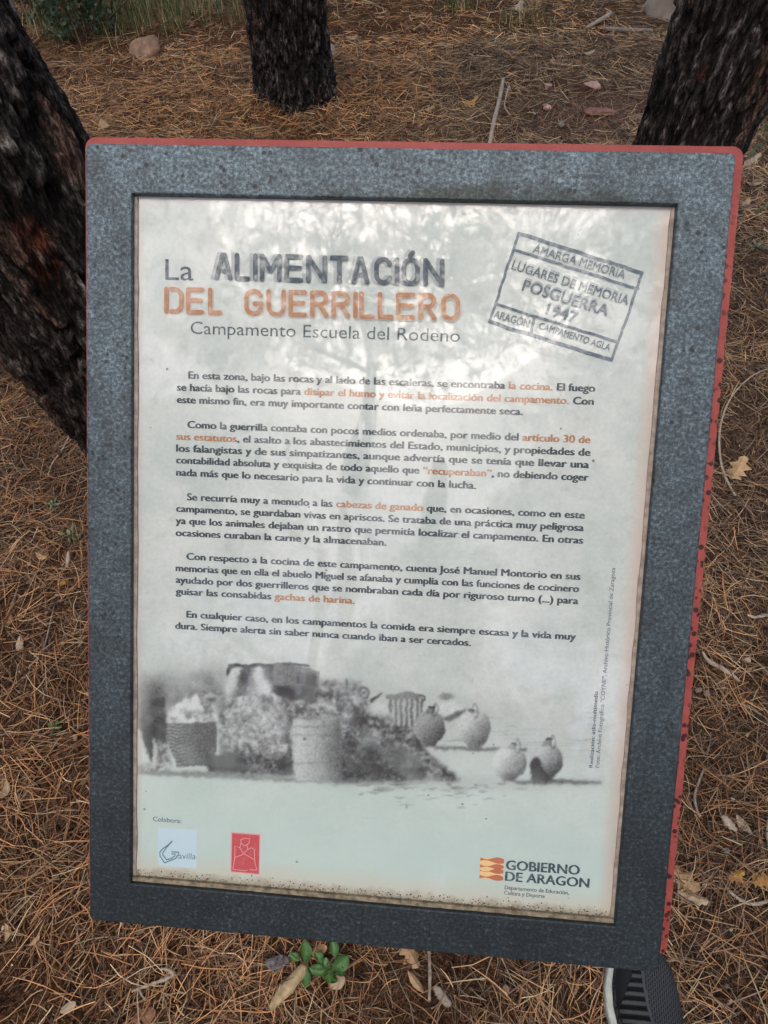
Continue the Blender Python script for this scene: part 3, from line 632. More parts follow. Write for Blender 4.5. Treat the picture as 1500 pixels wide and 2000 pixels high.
def sheet_mat():
    M = Mat('glossy_printed_sheet', .5, .2); co = M.coord('Object'); sx = M.n('ShaderNodeSeparateXYZ'); M.l(co, sx.inputs[0])
    n1 = M.noise(co, 11, 6, .7); n2 = M.noise(co, 55, 5, .7); n3 = M.noise(co, 260, 3, .6)
    c = M.mix(M.ramp(n1, [(.36, 0.0), (.62, 1.0)]), (.42, .475, .44, 1), (.54, .57, .53, 1))
    c = M.mix(M.ramp(n2, [(.56, 0.0), (.74, .5)]), c, (.37, .375, .34, 1)); c = M.mix(1.0, c, M.ramp(n3, [(.3, .94), (.7, 1.04)]), 'MULTIPLY')
    lowm = M.n('ShaderNodeMapRange', ins={1: -.14, 2: -.30, 3: 0, 4: .8}); M.l(sx.outputs[1], lowm.inputs[0]); c = M.mix(lowm.outputs[0], c, (.455, .57, .515, 1))
    vo = M.n('ShaderNodeTexVoronoi', ins={'Scale': 46.0}); M.l(co, vo.inputs['Vector'])
    c = M.mix(M.math('MULTIPLY', M.ramp(vo.outputs['Distance'], [(.045, 1.0), (.07, 0.0)]), M.ramp(n1, [(.5, 0.0), (.56, .85)])), c, (.10, .08, .06, 1))
    a = M.n('ShaderNodeAttribute', attribute_name='Print'); c = M.mix(a.outputs['Alpha'], c, a.outputs['Color'])
    # brown damp line creeping in from the edges, dirt lying on the lower edge
    def edge(out, e, s, w_):
        d = M.math('MULTIPLY', M.math('SUBTRACT', out, e), s); d = M.math('ADD', d, M.math('MULTIPLY', M.math('SUBTRACT', n2, .5), w_*1.1)); return d
    dr = edge(sx.outputs[0], IR, -1.0, .006); dl = edge(sx.outputs[0], IL, 1.0, .006); db = edge(sx.outputs[1], IB, 1.0, .022); dtp = edge(sx.outputs[1], IT, -1.0, .004)
    def band(d, w0, w1, amt):
        mr = M.n('ShaderNodeMapRange', ins={1: w0, 2: w1, 3: amt, 4: 0.0}); M.l(d, mr.inputs[0]); return mr.outputs[0]
    c = M.mix(band(dr, .005, .019, .75), c, (.50, .40, .33, 1)); c = M.mix(band(dl, .003, .010, .5), c, (.48, .40, .36, 1)); c = M.mix(band(dtp, .002, .009, .4), c, (.46, .39, .40, 1))
    c = M.mix(band(db, .010, .036, .65), c, (.50, .44, .33, 1)); c = M.mix(band(db, .000, .015, .9), c, (.20, .155, .10, 1))
    M.color(c); gloss(M, co)
    # dirt kills the shine
    cw = M.math('SUBTRACT', 1.0, band(db, .012, .035, .95)); M.l(cw, M.b.inputs['Coat Weight']); return M.m
sheet = ppart('printed_sheet', sme, sheet_mat()); LIFT = Matrix.Translation((0, 0, .0025)); sheet.matrix_basis = PM @ LIFT
# sealant strip round the sheet
def strip(x0, x1, y0, y1, z0, z1, nm, sd):
    bm = bmesh.new(); r = random.Random(sd); hor = (x1-x0) > (y1-y0); n = 40; prev = None
    for i in range(n+1):
        t = i/n; j = r.uniform(-.0006, .0006)
        if hor: p = [(x0+(x1-x0)*t, y0+(j if sd % 2 else 0), z0), (x0+(x1-x0)*t, y0+(j if sd % 2 else 0), z1), (x0+(x1-x0)*t, y1-(0 if sd % 2 else j), z1), (x0+(x1-x0)*t, y1-(0 if sd % 2 else j), z0)]
        else: p = [(x0+(j if sd % 2 else 0), y0+(y1-y0)*t, z0), (x0+(j if sd % 2 else 0), y0+(y1-y0)*t, z1), (x1-(0 if sd % 2 else j), y0+(y1-y0)*t, z1), (x1-(0 if sd % 2 else j), y0+(y1-y0)*t, z0)]
        v = [bm.verts.new(q) for q in p]
        if prev:
            for k in range(4): bm.faces.new((prev[k], prev[(k+1) % 4], v[(k+1) % 4], v[k]))
        prev = v
    bmesh.ops.recalc_face_normals(bm, faces=bm.faces); return mesh_bm(nm, bm)
SEAL = plain('grubby_sealant', (.38, .32, .27, 1), .8, .2, 120, .45)
ppart('sealant', strip(IR-.0036, IR+.0002, IB+.005, IT-.0005, -.0082, -.0068, 'sealant', 1), SEAL)
ppart('sealant', strip(IL-.0002, IL+.0036, IB+.005, IT-.0005, -.0082, -.0066, 'sealant', 2), SEAL)
ppart('sealant', strip(IL+.0002, IR-.0002, IB-.0002, IB+.0046, -.0082, -.0048, 'sealant', 3), plain('earthy_sealant', (.30, .25, .17, 1), .95, .1, 160, .6))
# grit lying on the lower ledge
n = 700; gxx = rng.uniform(IL+.004, IR-.004, n); gyy = IB+.0035+np.abs(rng.normal(0, .004, n)); sz = rng.uniform(.0004, .0010, n)
o8 = np.array([(1, 0, 0), (-1, 0, 0), (0, 1, 0), (0, -1, 0), (0, 0, 1)]); f8 = np.array([(0, 2, 4), (2, 1, 4), (1, 3, 4), (3, 0, 4)])
V = (np.stack([gxx, gyy, np.full(n, -.0083)], 1)[:, None]+o8[None]*sz[:, None, None]*rng.uniform(.6, 1.4, (n, 5, 1))).reshape(-1, 3); F = (np.arange(n)[:, None, None]*5+f8[None]).reshape(-1, 3)
gc = np.where(rng.random((n, 1)) < .7, [.10, .075, .05], np.where(rng.random((n, 1)) < .6, [.28, .22, .15], [.6, .55, .45]))
go = ppart('dirt_grains', mesh_np('dirt_grains', V, F, np.repeat(gc, 5, 0)), vcol_mat('ledge_dirt', .9, .1, 400, .2)); go['kind'] = 'stuff'

# --- lettering
def print_mat(name, c, fade=.25):
    M = Mat(name, .5, .2); co = M.coord('Object'); n = M.noise(co, 160, 5, .8)
    c2 = tuple(c[i]*(1-fade)+(.46, .52, .49)[i]*fade for i in range(3))+(1,)
    M.color(M.mix(M.ramp(n, [(.50, 0.0), (.68, 1.0)]), c, c2)); gloss(M, co); return M.m
INK = print_mat('slate_ink', (.050, .072, .090, 1), .35); ORG = print_mat('orange_ink', (.36, .175, .085, 1), .45); GREY = print_mat('pale_grey_ink', (.30, .34, .34, 1), .4)
SLATE = print_mat('stamp_ink', (.085, .120, .145, 1), .45); HALO = print_mat('cream_halo_ink', (.52, .46, .40, 1), .3); BODY = print_mat('body_ink', (.045, .062, .072, 1), .25)
def text_mesh(runs, pl, pr, cap, name, mats, bold=.0, spacing=1.0, vertical=False, z=-.0107, parent=None, shear=0, nm='text_line'):
    """runs: [(string, material index)]; pl / pr: photo pixels of the left / right end of the baseline; cap: capital height in metres"""
    cu = bpy.data.curves.new(name, 'FONT'); cu.body = ''.join(r[0] for r in runs); cu.size = 1; cu.resolution_u = 3; cu.offset = 0; cu.space_character = spacing; cu.shear = shear
    for mm_ in mats: cu.materials.append(mm_)
    i = 0
    for s_, mi in runs:
        for ch in s_: cu.body_format[i].material_index = mi; i += 1
    ob = bpy.data.objects.new(name, cu); C.objects.link(ob); dg = bpy.context.evaluated_depsgraph_get(); me = bpy.data.meshes.new_from_object(ob.evaluated_get(dg)); bpy.data.objects.remove(ob); bpy.data.curves.remove(cu)
    n = len(me.vertices); co = np.zeros(n*3); me.vertices.foreach_get('co', co); co = co.reshape(-1, 3)
    a = on_panel(*pl); b = on_panel(*pr); d = b-a; Lw = np.hypot(*d); d /= Lw; p = np.array([-d[1], d[0]]); x0, x1 = co[:, 0].min(), co[:, 0].max()
    X = (co[:, 0]-x0)/(x1-x0)*Lw; Y = co[:, 1]*cap/.728
    bw = max(0, bold)*Lw/(x1-x0)*1.5
    out = np.stack([a[0]+d[0]*X+p[0]*Y, a[1]+d[1]*X+p[1]*Y, np.full(n, z)], 1); me.vertices.foreach_set('co', out.astype(np.float32).ravel()); me.name = name
    mi = np.zeros(len(me.polygons), np.int32); me.polygons.foreach_get('material_index', mi)
    me.materials.clear()
    if bw > 0:                                             # a heavier weight: the same line struck three times, a hair apart
        bm = bmesh.new()
        for k, (sx3, sy3) in enumerate(((-bw, 0), (bw, 0), (0, bw*.6))):
            n0 = len(bm.verts); bm.from_mesh(me); bm.verts.ensure_lookup_table(); sh = Vector((d[0]*sx3+p[0]*sy3, d[1]*sx3+p[1]*sy3, .00003*k))
            for v in bm.verts[n0:]: v.co += sh
        bm.to_mesh(me); bm.free(); mi = np.tile(mi, 3)
    ob = link(nm, me, mats, parent or sheet); me.polygons.foreach_set('material_index', mi % max(1, len(mats))); return ob
mpx = 1.05*np.hypot(*(on_panel(700, 900)-on_panel(700, 914)))   # body capital height
D, OG = 0, 1
BODYTXT = [
 [([('En esta zona, bajo las rocas y al lado de las escaleras, se encontraba ', 0), ('la cocina. ', 1), ('El fuego', 0)], (368.7, 739.6), (1161.4, 765.4)),
  ([('se hacía bajo las rocas para ', 0), ('disipar el humo y evitar la localización del campamento. ', 1), ('Con', 0)], (346.3, 763), (1158.5, 791)),
  ([('este mismo fin, era muy importante contar con leña perfectamente seca.', 0)], (346.3, 787), (1020, 811))],
 [([('Como la guerrilla contaba con pocos medios ordenaba, por medio del ', 0), ('artículo 30 de', 1)], (367, 836), (1152, 866)),
  ([('sus estatutos', 1), (', el asalto a los abastecimientos del Estado, municipios, y propiedades de', 0)], (345, 859), (1152, 890.6)),
  ([('los falangistas y de sus simpatizantes, aunque advertía que se tenía que llevar una', 0)], (345, 882), (1149.4, 914.4)),
  ([('contabilidad absoluta y exquisita de todo aquello que ', 0), ('“recuperaban”', 1), (', no debiendo coger', 0)], (345, 905), (1149, 939.4)),
  ([('nada más que lo necesario para la vida y continuar con la lucha.', 0)], (345, 929), (929, 955))],
 [([('Se recurría muy a menudo a las ', 0), ('cabezas de ganado ', 1), ('que, en ocasiones, como en este', 0)], (366, 977), (1141, 1013)),
  ([('campamento, se guardaban vivas en apriscos. Se trataba de una práctica muy peligrosa', 0)], (345, 999.6), (1139.3, 1037.5)),
  ([('ya que los animales dejaban un rastro que permitía localizar el campamento. En otras', 0)], (344, 1023), (1138, 1062)),
  ([('ocasiones curaban la carne y la almacenaban.', 0)], (344, 1046.7), (754, 1066))],
 [([('Con respecto a la cocina de este campamento, cuenta José Manuel Montorio en sus', 0)], (365, 1093), (1132.7, 1132.7)),
  ([('memorias que en ella el abuelo Miguel se afanaba y cumplía con las funciones de cocinero', 0)], (344, 1115.5), (1130, 1156.5)),
  ([('ayudado por dos guerrilleros que se nombraban cada día por riguroso turno (...) para', 0)], (344, 1138.4), (1128.4, 1180)),
  ([('guisar las consabidas ', 0), ('gachas de harina.', 1)], (344, 1161), (692, 1179.4))],
 [([('En cualquier caso, en los campamentos la comida era siempre escasa y la vida muy', 0)], (365, 1206), (1123.6, 1250)),
  ([('dura. Siempre alerta sin saber nunca cuando iban a ser cercados.', 0)], (343, 1228), (919, 1261.7))]]
for par in BODYTXT:
    for runs, a, b in par: text_mesh(runs, a, b, mpx, 'text_line', [BODY, ORG], bold=.033)
cp = lambda x, y, h: np.hypot(*(on_panel(x, y)-on_panel(x, y-h)))
text_mesh([('La', 0)], (323, 546.5), (377.7, 548), cp(330, 546, 43), 'title_word', [INK], bold=-.004, nm='title_word')
text_mesh([('Campamento Escuela del Rodeno', 0)], (372.3, 652), (897.8, 668), cp(600, 660, 26), 'subtitle', [INK], bold=-.006, nm='subtitle')

# stroke lettering for the stencil title
def arc(cx, cy, rx, ry, a0, a1, n=8): return [(cx+rx*math.cos(R(a0+(a1-a0)*i/n)), cy+ry*math.sin(R(a0+(a1-a0)*i/n))) for i in range(n+1)]
G_ = {
 'A': [[(0, 0), (.42, 1)], [(.58, 1), (1, 0)], [(.52, .30), (.78, .30)]], 'L': [[(0, 1), (0, 0)], [(.0, 0), (1, 0)]], 'I': [[(.5, 1), (.5, 0)]],
 'M': [[(0, 0), (0, 1)], [(.03, 1), (.5, .35)], [(.5, .35), (.97, 1)], [(1, 1), (1, 0)]], 'E': [[(0, 1), (0, 0)], [(0, 1), (1, 1)], [(.15, .52), (.9, .52)], [(0, 0), (1, 0)]],
 'N': [[(0, 0), (0, 1)], [(.02, 1), (.98, 0)], [(1, 0), (1, 1)]], 'T': [[(0, 1), (1, 1)], [(.5, .93), (.5, 0)]],
 'C': [arc(.5, .68, .5, .32, 20, 180)+arc(.5, .32, .5, .32, 180, 340)], 'G': [arc(.5, .68, .5, .32, 20, 180)+arc(.5, .32, .5, .32, 180, 350)+[(1, .45)], [(1, .45), (.58, .45)]],
 'O': [arc(.43, .68, .43, .32, 100, 180)+arc(.43, .32, .43, .32, 180, 262), arc(.57, .32, .43, .32, 278, 360)+arc(.57, .68, .43, .32, 0, 82)],
 'Ó': [arc(.43, .68, .43, .32, 100, 180)+arc(.43, .32, .43, .32, 180, 262), arc(.57, .32, .43, .32, 278, 360)+arc(.57, .68, .43, .32, 0, 82), [(.45, 1.17), (.66, 1.32)]],
 'D': [[(0, 0), (0, 1)], [(.32, 1)]+arc(.5, .68, .5, .32, 90, 0)+arc(.5, .32, .5, .32, 0, -90)+[(.32, 0)]],
 'U': [[(0, 1)]+arc(.5, .32, .5, .32, 180, 262), arc(.58, .32, .42, .32, 278, 360)+[(1, 1)]],
 'R': [[(0, 0), (0, 1)], [(.22, 1)]+arc(.62, .75, .38, .25, 90, -90)+[(.22, .5)], [(.55, .48), (1, 0)]]}
def stroke_mesh(name, polys, w_, zb, zs=.00004):
    V = []; F = []; k = 0
    for pl in polys:
        P = np.array(pl, float); z = zb+zs*k; k += 1
        T = np.gradient(P, axis=0) if len(P) > 2 else np.array([P[1]-P[0]]*2); T /= np.linalg.norm(T, axis=1)[:, None]+1e-12; N = np.stack([-T[:, 1], T[:, 0]], 1)
        b = len(V); h = w_/2
        for p, n_ in zip(P, N): V.append((*(p+n_*h), z)); V.append((*(p-n_*h), z))
        for i in range(len(P)-1): F.append((b+2*i, b+2*i+1, b+2*i+3, b+2*i+2))
        for p, t_, n_, e in ((P[0], -T[0], N[0], 0), (P[-1], T[-1], N[-1], 2*(len(P)-1))):
            c0 = len(V); 
            for a in range(1, 6): an = math.pi*a/6; V.append((*(p+n_*h*math.cos(an)+t_*h*math.sin(an)), z))
            ring = [b+e]+list(range(c0, c0+5))+[b+e+1]; F.append(tuple(ring if e else ring[::-1]))
    me = bpy.data.meshes.new(name); me.from_pydata([tuple(float(q) for q in v) for v in V], [], F); me.update(); return me
def title(word, spans, base0, base1, capp, wpx, mat, z, off=(0, 0), nm='title_word', grow=1.0):
    polys = []; bl = lambda x: base0[1]+(base1[1]-base0[1])*(x-base0[0])/(base1[0]-base0[0])
    hw = wpx/2
    for ch, (xa, xb) in zip(word, spans):
        for st in G_[ch]:
            q = []
            for gx_, gy_ in st:
                x_ = xa+hw+(xb-xa-2*hw)*gx_ if ch != 'I' else (xa+xb)/2
                y_ = bl(x_)-hw-(capp-2*hw)*gy_; q.append(on_panel(x_+off[0], y_+off[1]))
            polys.append(q)
    wm = cp(600, 560, wpx)*grow; return link(nm, stroke_mesh(nm, polys, wm, z), mat, sheet)
c5 = lambda L: [(250+a*.46667, 250+b*.46667) for a, b in L]
s1 = c5([(362, 440), (447, 513), (523, 545), (552, 645), (655, 735), (745, 835), (845, 925), (935, 1012), (1030, 1108), (1118, 1135), (1145, 1222), (1235, 1325)])
s2 = c5([(152, 235), (243, 320), (335, 397), (487, 568), (580, 663), (672, 750), (763, 840), (852, 930), (943, 963), (968, 1033), (1045, 1112), (1122, 1203), (1215, 1290), (1310, 1390)])
title('ALIMENTACIÓN', s1, (419, 548), (868, 561), 55, 9.6, GREY, -.01078, (-7, -1.5), 'title_ghost')
title('ALIMENTACIÓN', s1, (419, 548), (868, 561), 55, 9.6, INK, -.0101)
title('DELGUERRILLERO', s2, (321, 613), (899, 628), 53, 9.2, HALO, -.01078, (0, 0), 'title_ghost', 1.45)
title('DELGUERRILLERO', s2, (321, 613), (899, 628), 53, 9.2, ORG, -.0101)

# the rubber stamp
C6 = lambda x, y: (900+x*.26667, 420+y*.26667)
def jit(a, b, n=14, j=.0005, sd=0):
    r = random.Random(sd); A = on_panel(*a); B = on_panel(*b); d = B-A; p = np.array([-d[1], d[0]])/np.hypot(*d)
    return [A+d*i/n+p*r.uniform(-j, j) for i in range(n+1)]
thick = [jit(C6(430, 138), C6(1325, 425), sd=1), jit(C6(212, 785), C6(1100, 1062), sd=2)]
thin = [jit(C6(425, 135), C6(212, 775), sd=3), jit(C6(1328, 430), C6(1108, 1058), sd=4), jit(C6(392, 258), C6(1296, 542), sd=5), jit(C6(258, 655), C6(1150, 932), sd=6), jit(C6(540, 752), C6(514, 868), sd=7)]
stamp = link('stamp', stroke_mesh('stamp_outline', thick, cp(1100, 600, 8.0), -.01075), SLATE, sheet)
link('stamp_rule', stroke_mesh('stamp_rule', thin, cp(1100, 600, 5.6), -.0104), SLATE, sheet)
for tx, a, b, h, bo in (('AMARGA MEMORIA', (522, 277), (1193, 470), 17.5, .004), ('LUGARES DE MEMORIA', (368, 397), (1216, 662), 18.5, .010), ('POSGUERRA', (445, 552), (1065, 742), 23, .014), ('1947', (620, 727), (838, 790), 21.5, .018),
                        ('ARAGÓN', (238, 752), (492, 825), 16, .018), ('CAMPAMENTO AGLA', (568, 832), (1085, 995), 14, .010)):
    text_mesh([(tx, 0)], C6(*a), C6(*b), cp(1100, 560, h), 'stamp_text', [SLATE], bold=bo, nm='stamp_text', z=-.0099)
    if h > 17: text_mesh([(tx, 0)], C6(a[0]+8, a[1]-16), C6(b[0]+8, b[1]-16), cp(1100, 560, h), 'stamp_ghost', [GREY], bold=bo*.6, nm='stamp_ghost', z=-.01078)
# credits up the right side, small print, logos
text_mesh([('Realización: ', 0), ('atlis-multimedia', 1)], (1157.5, 1499), (1168, 1350), cp(1100, 1400, 7.5), 'credit_line', [SLATE, INK], bold=.012, nm='credit_line')
text_mesh([('Foto: Archivo Fotográfico “COYNE”, Archivo Histórico Provincial de Zaragoza', 0)], (1170, 1499), (1201.5, 1109), cp(1100, 1400, 8), 'credit_line', [SLATE], bold=.006, nm='credit_line')
text_mesh([('Colabora:', 0)], (299, 1603.5), (354.4, 1607.5), cp(330, 1600, 9.6), 'small_print', [SLATE], bold=.008, nm='small_print')
def quad(name, pts, mat, z, parent=sheet):
    me = bpy.data.meshes.new(name); v = [(*on_panel(*p), z) for p in pts]; me.from_pydata([tuple(map(float, q)) for q in v], [], [tuple(range(len(v)))[::-1]]); me.update(); return link(name, me, mat, parent)
L6 = lambda x, y: (280+x*.16, 1580+y*.16)
PALE = print_mat('pale_blue_ink', (.47, .60, .64, 1), .1); REDI = print_mat('red_ink', (.50, .085, .095, 1), .15); PINK = print_mat('pink_ink', (.66, .33, .32, 1), .2); YEL = print_mat('yellow_ink', (.75, .52, .24, 1), .15); ORR = print_mat('brick_ink', (.46, .16, .085, 1), .1); TEAL = print_mat('teal_ink', (.10, .20, .22, 1), .15)
quad('logo_plate', [L6(180, 225), L6(655, 255), L6(650, 725), L6(180, 690)], PALE, -.01078)
gl = [[(352, 388), (300, 440), (240, 480), (205, 520), (205, 570), (262, 655)], [(262, 655), (330, 625), (395, 602), (432, 550), (436, 525), (350, 520)], [(345, 400), (282, 470), (240, 530), (242, 560), (285, 615)], [(285, 615), (345, 600), (385, 570), (395, 545), (350, 545)]]
link('logo_mark', stroke_mesh('logo_mark', [[on_panel(*L6(*p)) for p in s] for s in gl], cp(330, 1650, 2.2), -.0105), TEAL, sheet)
text_mesh([('avilla', 0)], L6(430, 605), L6(640, 612), cp(330, 1650, 12), 'logo_text', [TEAL], bold=-.004, nm='logo_text', shear=.1)
quad('logo_plate', [L6(1068, 280), L6(1432, 305), L6(1420, 805), L6(1062, 772)], PINK, -.01084)
quad('logo_plate', [L6(1085, 295), L6(1418, 320), L6(1408, 790), L6(1075, 760)], REDI, -.01074)
fg = [[(1190, 372), (1240, 355), (1297, 358), (1292, 410), (1262, 440), (1225, 440), (1195, 412), (1190, 372)], [(1195, 412), (1178, 470), (1222, 540)], [(1268, 440), (1275, 490), (1222, 545)], [(1178, 470), (1120, 445), (1118, 600), (1095, 730)], [(1095, 730), (1250, 752), (1270, 738)], [(1275, 490), (1320, 468), (1355, 490), (1362, 640), (1385, 730)], [(1300, 738), (1385, 740)], [(1125, 585), (1215, 552)], [(1235, 545), (1355, 610)]]
link('logo_mark', stroke_mesh('logo_mark', [[on_panel(*L6(*p)) for p in s] for s in fg], cp(480, 1660, 1.4), -.0105), PINK, sheet)
A7 = lambda x, y: (920+x*.17333, 1660+y*.17333)
quad('emblem', [A7(105, 80), A7(372, 100), A7(352, 342), A7(93, 318)], YEL, -.01082)
fl = bpy.data.meshes.new('emblem_stripe'); V = []; F = []
for top, bot in (((82, 118), (104, 148)), ((160, 196), (178, 206)), ((222, 238), (225, 262)), ((276, 316), (300, 340))):
    b = len(V)
    for i in range(17):
        t = i/16; wv = math.sin(t*math.pi*1.0); xx_ = 105-12*((top[0]-80)/240)+(267-0)*t
        y0 = top[0]+(bot[0]-top[0])*t+16*math.sin(t*2*math.pi)*1.0; y1 = top[1]+(bot[1]-top[1])*t-12*math.sin(t*2*math.pi)
        if y1 < y0+5: y1 = y0+5
        V += [(*on_panel(*A7(xx_, y0)), -.0106), (*on_panel(*A7(xx_, y1)), -.0106)]
    for i in range(16): F.append((b+2*i, b+2*i+1, b+2*i+3, b+2*i+2))
fl.from_pydata([tuple(map(float, v)) for v in V], [], F); fl.update(); link('emblem_stripe', fl, ORR, sheet)
for tx, a, b, h, bo, mt in (('GOBIERNO', (395, 220), (1218, 280), 19.5, .024, INK), ('DE ARAGON', (385, 345), (1325, 425), 19, .024, INK), ('Departamento de Educación,', (378, 440), (1102, 502), 8, .014, SLATE), ('Cultura y Deporte', (372, 500), (828, 541), 8, .014, SLATE)):
    text_mesh([(tx, 0)], A7(*a), A7(*b), cp(1060, 1720, h), 'institution_text', [mt], bold=bo, nm='institution_text')

# ------------------------------------------------------------------ things lying on the ground
LEAFT = {'tan': plain('dead_leaf_tan', (.50, .33, .17, 1), .7, .25, 60, .35), 'pale': plain('dead_leaf_pale', (.46, .36, .24, 1), .75, .2, 60, .3),
         'brown': plain('dead_leaf_brown', (.30, .15, .08, 1), .7, .25, 60, .45), 'ochre': plain('dead_leaf_ochre', (.52, .28, .08, 1), .7, .25, 90, .5)}
def surf_rot(px, py, ang_img):
    """heading on the ground of a direction seen at ang_img degrees (0 = right, 90 = up in the photo)"""
    a = gpt(px, py); b = gpt(px+20*math.cos(R(ang_img)), py-20*math.sin(R(ang_img))); return math.atan2(b.y-a.y, b.x-a.x)
LEAVES = [  # px, py, image angle, length px, kind, colour, width, label
 (1437, 925, 55, 58, 'oak', 'tan', 1.0, 'tan dry oak leaf on the needles to the right of the sign'),
 (1325, 1712, -40, 72, 'oak', 'tan', 1.0, 'big curled tan oak leaf low down beside the red edge of the sign'),
 (1350, 1752, -20, 56, 'oak', 'pale', .9, 'pale oak leaf overlapping the curled tan leaf by the red edge'),
 (800, 1858, -65, 60, 'oak', 'tan', .9, 'tan oak leaf poking out under the bottom edge of the sign'),
 (812, 1920, -55, 44, 'oval', 'tan', .9, 'orange tan leaf below the bottom edge, right of the green seedling'),
 (662, 1920, 20, 34, 'round', 'pale', .9, 'pale rounded leaf under the green seedling'),
 (625, 1858, 30, 30, 'round', 'tan', .9, 'tan leaf between the seedling leaves at the bottom edge of the sign'),
 (1458, 322, 10, 52, 'oak', 'pale', .8, 'long pale leaf at the right edge beside the top corner of the sign'),
 (1470, 362, -5, 34, 'oval', 'pale', 1.2, 'short pale leaf below the long pale one at the right edge'),
 (1455, 405, 60, 28, 'oak', 'pale', 1.1, 'crumpled pale leaf right of the red edge of the sign'),
 (647, 108, 80, 30, 'oak', 'pale', 1.1, 'pale leaf leaning against the middle trunk'),
 (688, 77, 0, 24, 'oval', 'pale', 1.2, 'small pale leaf right of the middle trunk'),
 (203, 254, 70, 24, 'round', 'tan', 1.2, 'tan leaf above the top left corner of the sign'),
 (1078, 125, 75, 26, 'oak', 'pale', 1.2, 'pale leaf on the bare patch beyond the sign'),
 (1150, 108, 10, 22, 'oval', 'pale', 1.2, 'narrow pale leaf on the bare patch beyond the sign'),
 (218, 62, -80, 26, 'oval', 'pale', 1.1, 'pale leaf in the needles left of the brown stone'),
 (1012, 22, 60, 30, 'oak', 'pale', 1.1, 'pale leaf at the far edge beyond the sign'),
 (838, 215, 30, 26, 'oak', 'tan', 1.1, 'tan leaf above the top edge of the sign left of the upright stick'),
 (918, 205, 5, 30, 'oak', 'ochre', 1.1, 'orange leaf above the top edge of the sign beside the upright stick'),
 (85, 1088, -20, 26, 'round', 'tan', .9, 'tan leaf on the needles left of the sign'),
 (125, 1142, 45, 24, 'oval', 'ochre', 1.0, 'small orange leaf left of the sign'),
 (22, 1218, 60, 26, 'oval', 'brown', 1.0, 'small brown leaf at the left edge of the photo'),
 (42, 1262, 80, 30, 'round', 'pale', .6, 'cream leaf scrap at the left edge of the photo'),
 (14, 1545, 70, 34, 'oval', 'pale', 1.2, 'pale leaf at the lower left edge'),
 (20, 1822, 80, 30, 'oval', 'tan', 1.2, 'tan leaf in the lower left corner'),
 (138, 1968, 30, 30, 'round', 'pale', .8, 'pale rounded leaf near the bottom left corner'),
 (285, 1985, 20, 44, 'round', 'brown', .9, 'reddish brown leaf at the bottom edge below the forked twig'),
 (75, 1838, 40, 26, 'oval', 'tan', 1.0, 'tan leaf left of the lower sign corner'),
 (1432, 1712, 15, 32, 'oak', 'ochre', 1.2, 'orange leaf fragment at the lower right'),
 (1482, 1722, 5, 38, 'oak', 'ochre', 1.2, 'orange leaf fragment at the right edge'),
 (1448, 1612, -50, 36, 'oval', 'pale', 1.2, 'split pale leaf right of the lower red edge')]
for i, (px, py, an, lp, kd, cl, wd, lb) in enumerate(LEAVES):
    p = gpt(px, py, .011); dep = float((np.array(p)-O) @ FW); Lm = lp*dep/FPX*1.08
    o = link('fallen_leaf', leaf_mesh('fallen_leaf', kd, Lm, wd*.9, random.uniform(.2, .9), .0007, random.uniform(.15, .7), i), LEAFT[cl]); hd = surf_rot(px, py, an)
    o.rotation_euler = (R(random.uniform(-6, 16)), R(random.uniform(-14, 14)), hd-math.pi/2); o.location = p - Vector((math.cos(hd), math.sin(hd), 0))*Lm*.5
    tag(o, lb, 'leaf', 'dead leaves on the needles')

def stick(name, pts, r_, mat, lb, cat='stick', lift=.014, n=7, wob=.12, flat=1.0, subs=(), grp='twigs and sticks on the ground'):
    P = [gpt(x, y, lift+(dz if dz else 0)) for x, y, dz in [(q+(0,))[:3] for q in pts]]; b = P[0].copy()
    o = link(name, tube(name, [p-b for p in P], r_, n, wob=wob, flat=flat), mat, smooth=True); o.location = b; tag(o, lb, cat, grp)
    for sp, sr in subs:
        Q = [gpt(x, y, lift)-b for x, y in sp]; link('side_twig', tube('side_twig', Q, sr, 6, wob=wob), mat, o, smooth=True)
    return o
PALEW = plain('bleached_wood', (.44, .36, .27, 1), .8, .2, 150, .4); GREYW = plain('grey_wood', (.34, .28, .22, 1), .85, .2, 150, .45); DKW = plain('brown_wood', (.18, .11, .075, 1), .85, .2, 120, .5)
stick('twig', [(982, 160), (976, 195), (965, 240), (955, 290)], [.0085, .010, .011, .010], PALEW, 'straight pale stick standing up beyond the top edge of the sign')
stick('twig', [(993, 176), (988, 195), (985, 215), (997, 232)], [.007, .004, .004, .003], PALEW, 'short hooked twig right of the straight pale stick')
stick('twig', [(1192, 32), (1172, 45), (1145, 60)], [.012, .014, .008], PALEW, 'thick pale stick on the far bare patch')
stick('twig', [(1180, 62), (1225, 65), (1272, 64)], [.010, .012, .006], GREYW, 'grey brown branch lying across the far bare patch')
stick('twig', [(1515, 722), (1470, 738), (1430, 775), (1408, 820), (1401, 870), (1408, 925), (1432, 975)], [.0017, .0022, .0024, .0027, .0030, .0034, .0030], PALEW, 'long thin twig curving round to the right of the sign')
stick('driftwood_piece', [(1368, 1278), (1380, 1296), (1408, 1312), (1428, 1325), (1440, 1336)], [.0022, .0052, .0056, .0048, .0018], PALEW, 'thick bleached piece of dead branch right of the sign', wob=.2, flat=.6)
stick('twig', [(1455, 1206), (1470, 1211), (1490, 1207), (1506, 1209)], [.003, .0042, .0045, .003], PALEW, 'short pale wood splinter at the right edge', wob=.3, flat=.6)
stick('twig', [(262, 1937), (290, 1927), (325, 1914), (343, 1905), (335, 1896), (318, 1893)], [.0020, .0026, .0030, .0042, .0036, .0020], PALEW, 'knobbly forked pale twig at the bottom left', subs=[([(276, 1932), (282, 1945), (290, 1955)], [.002, .002, .0015])], wob=.3)
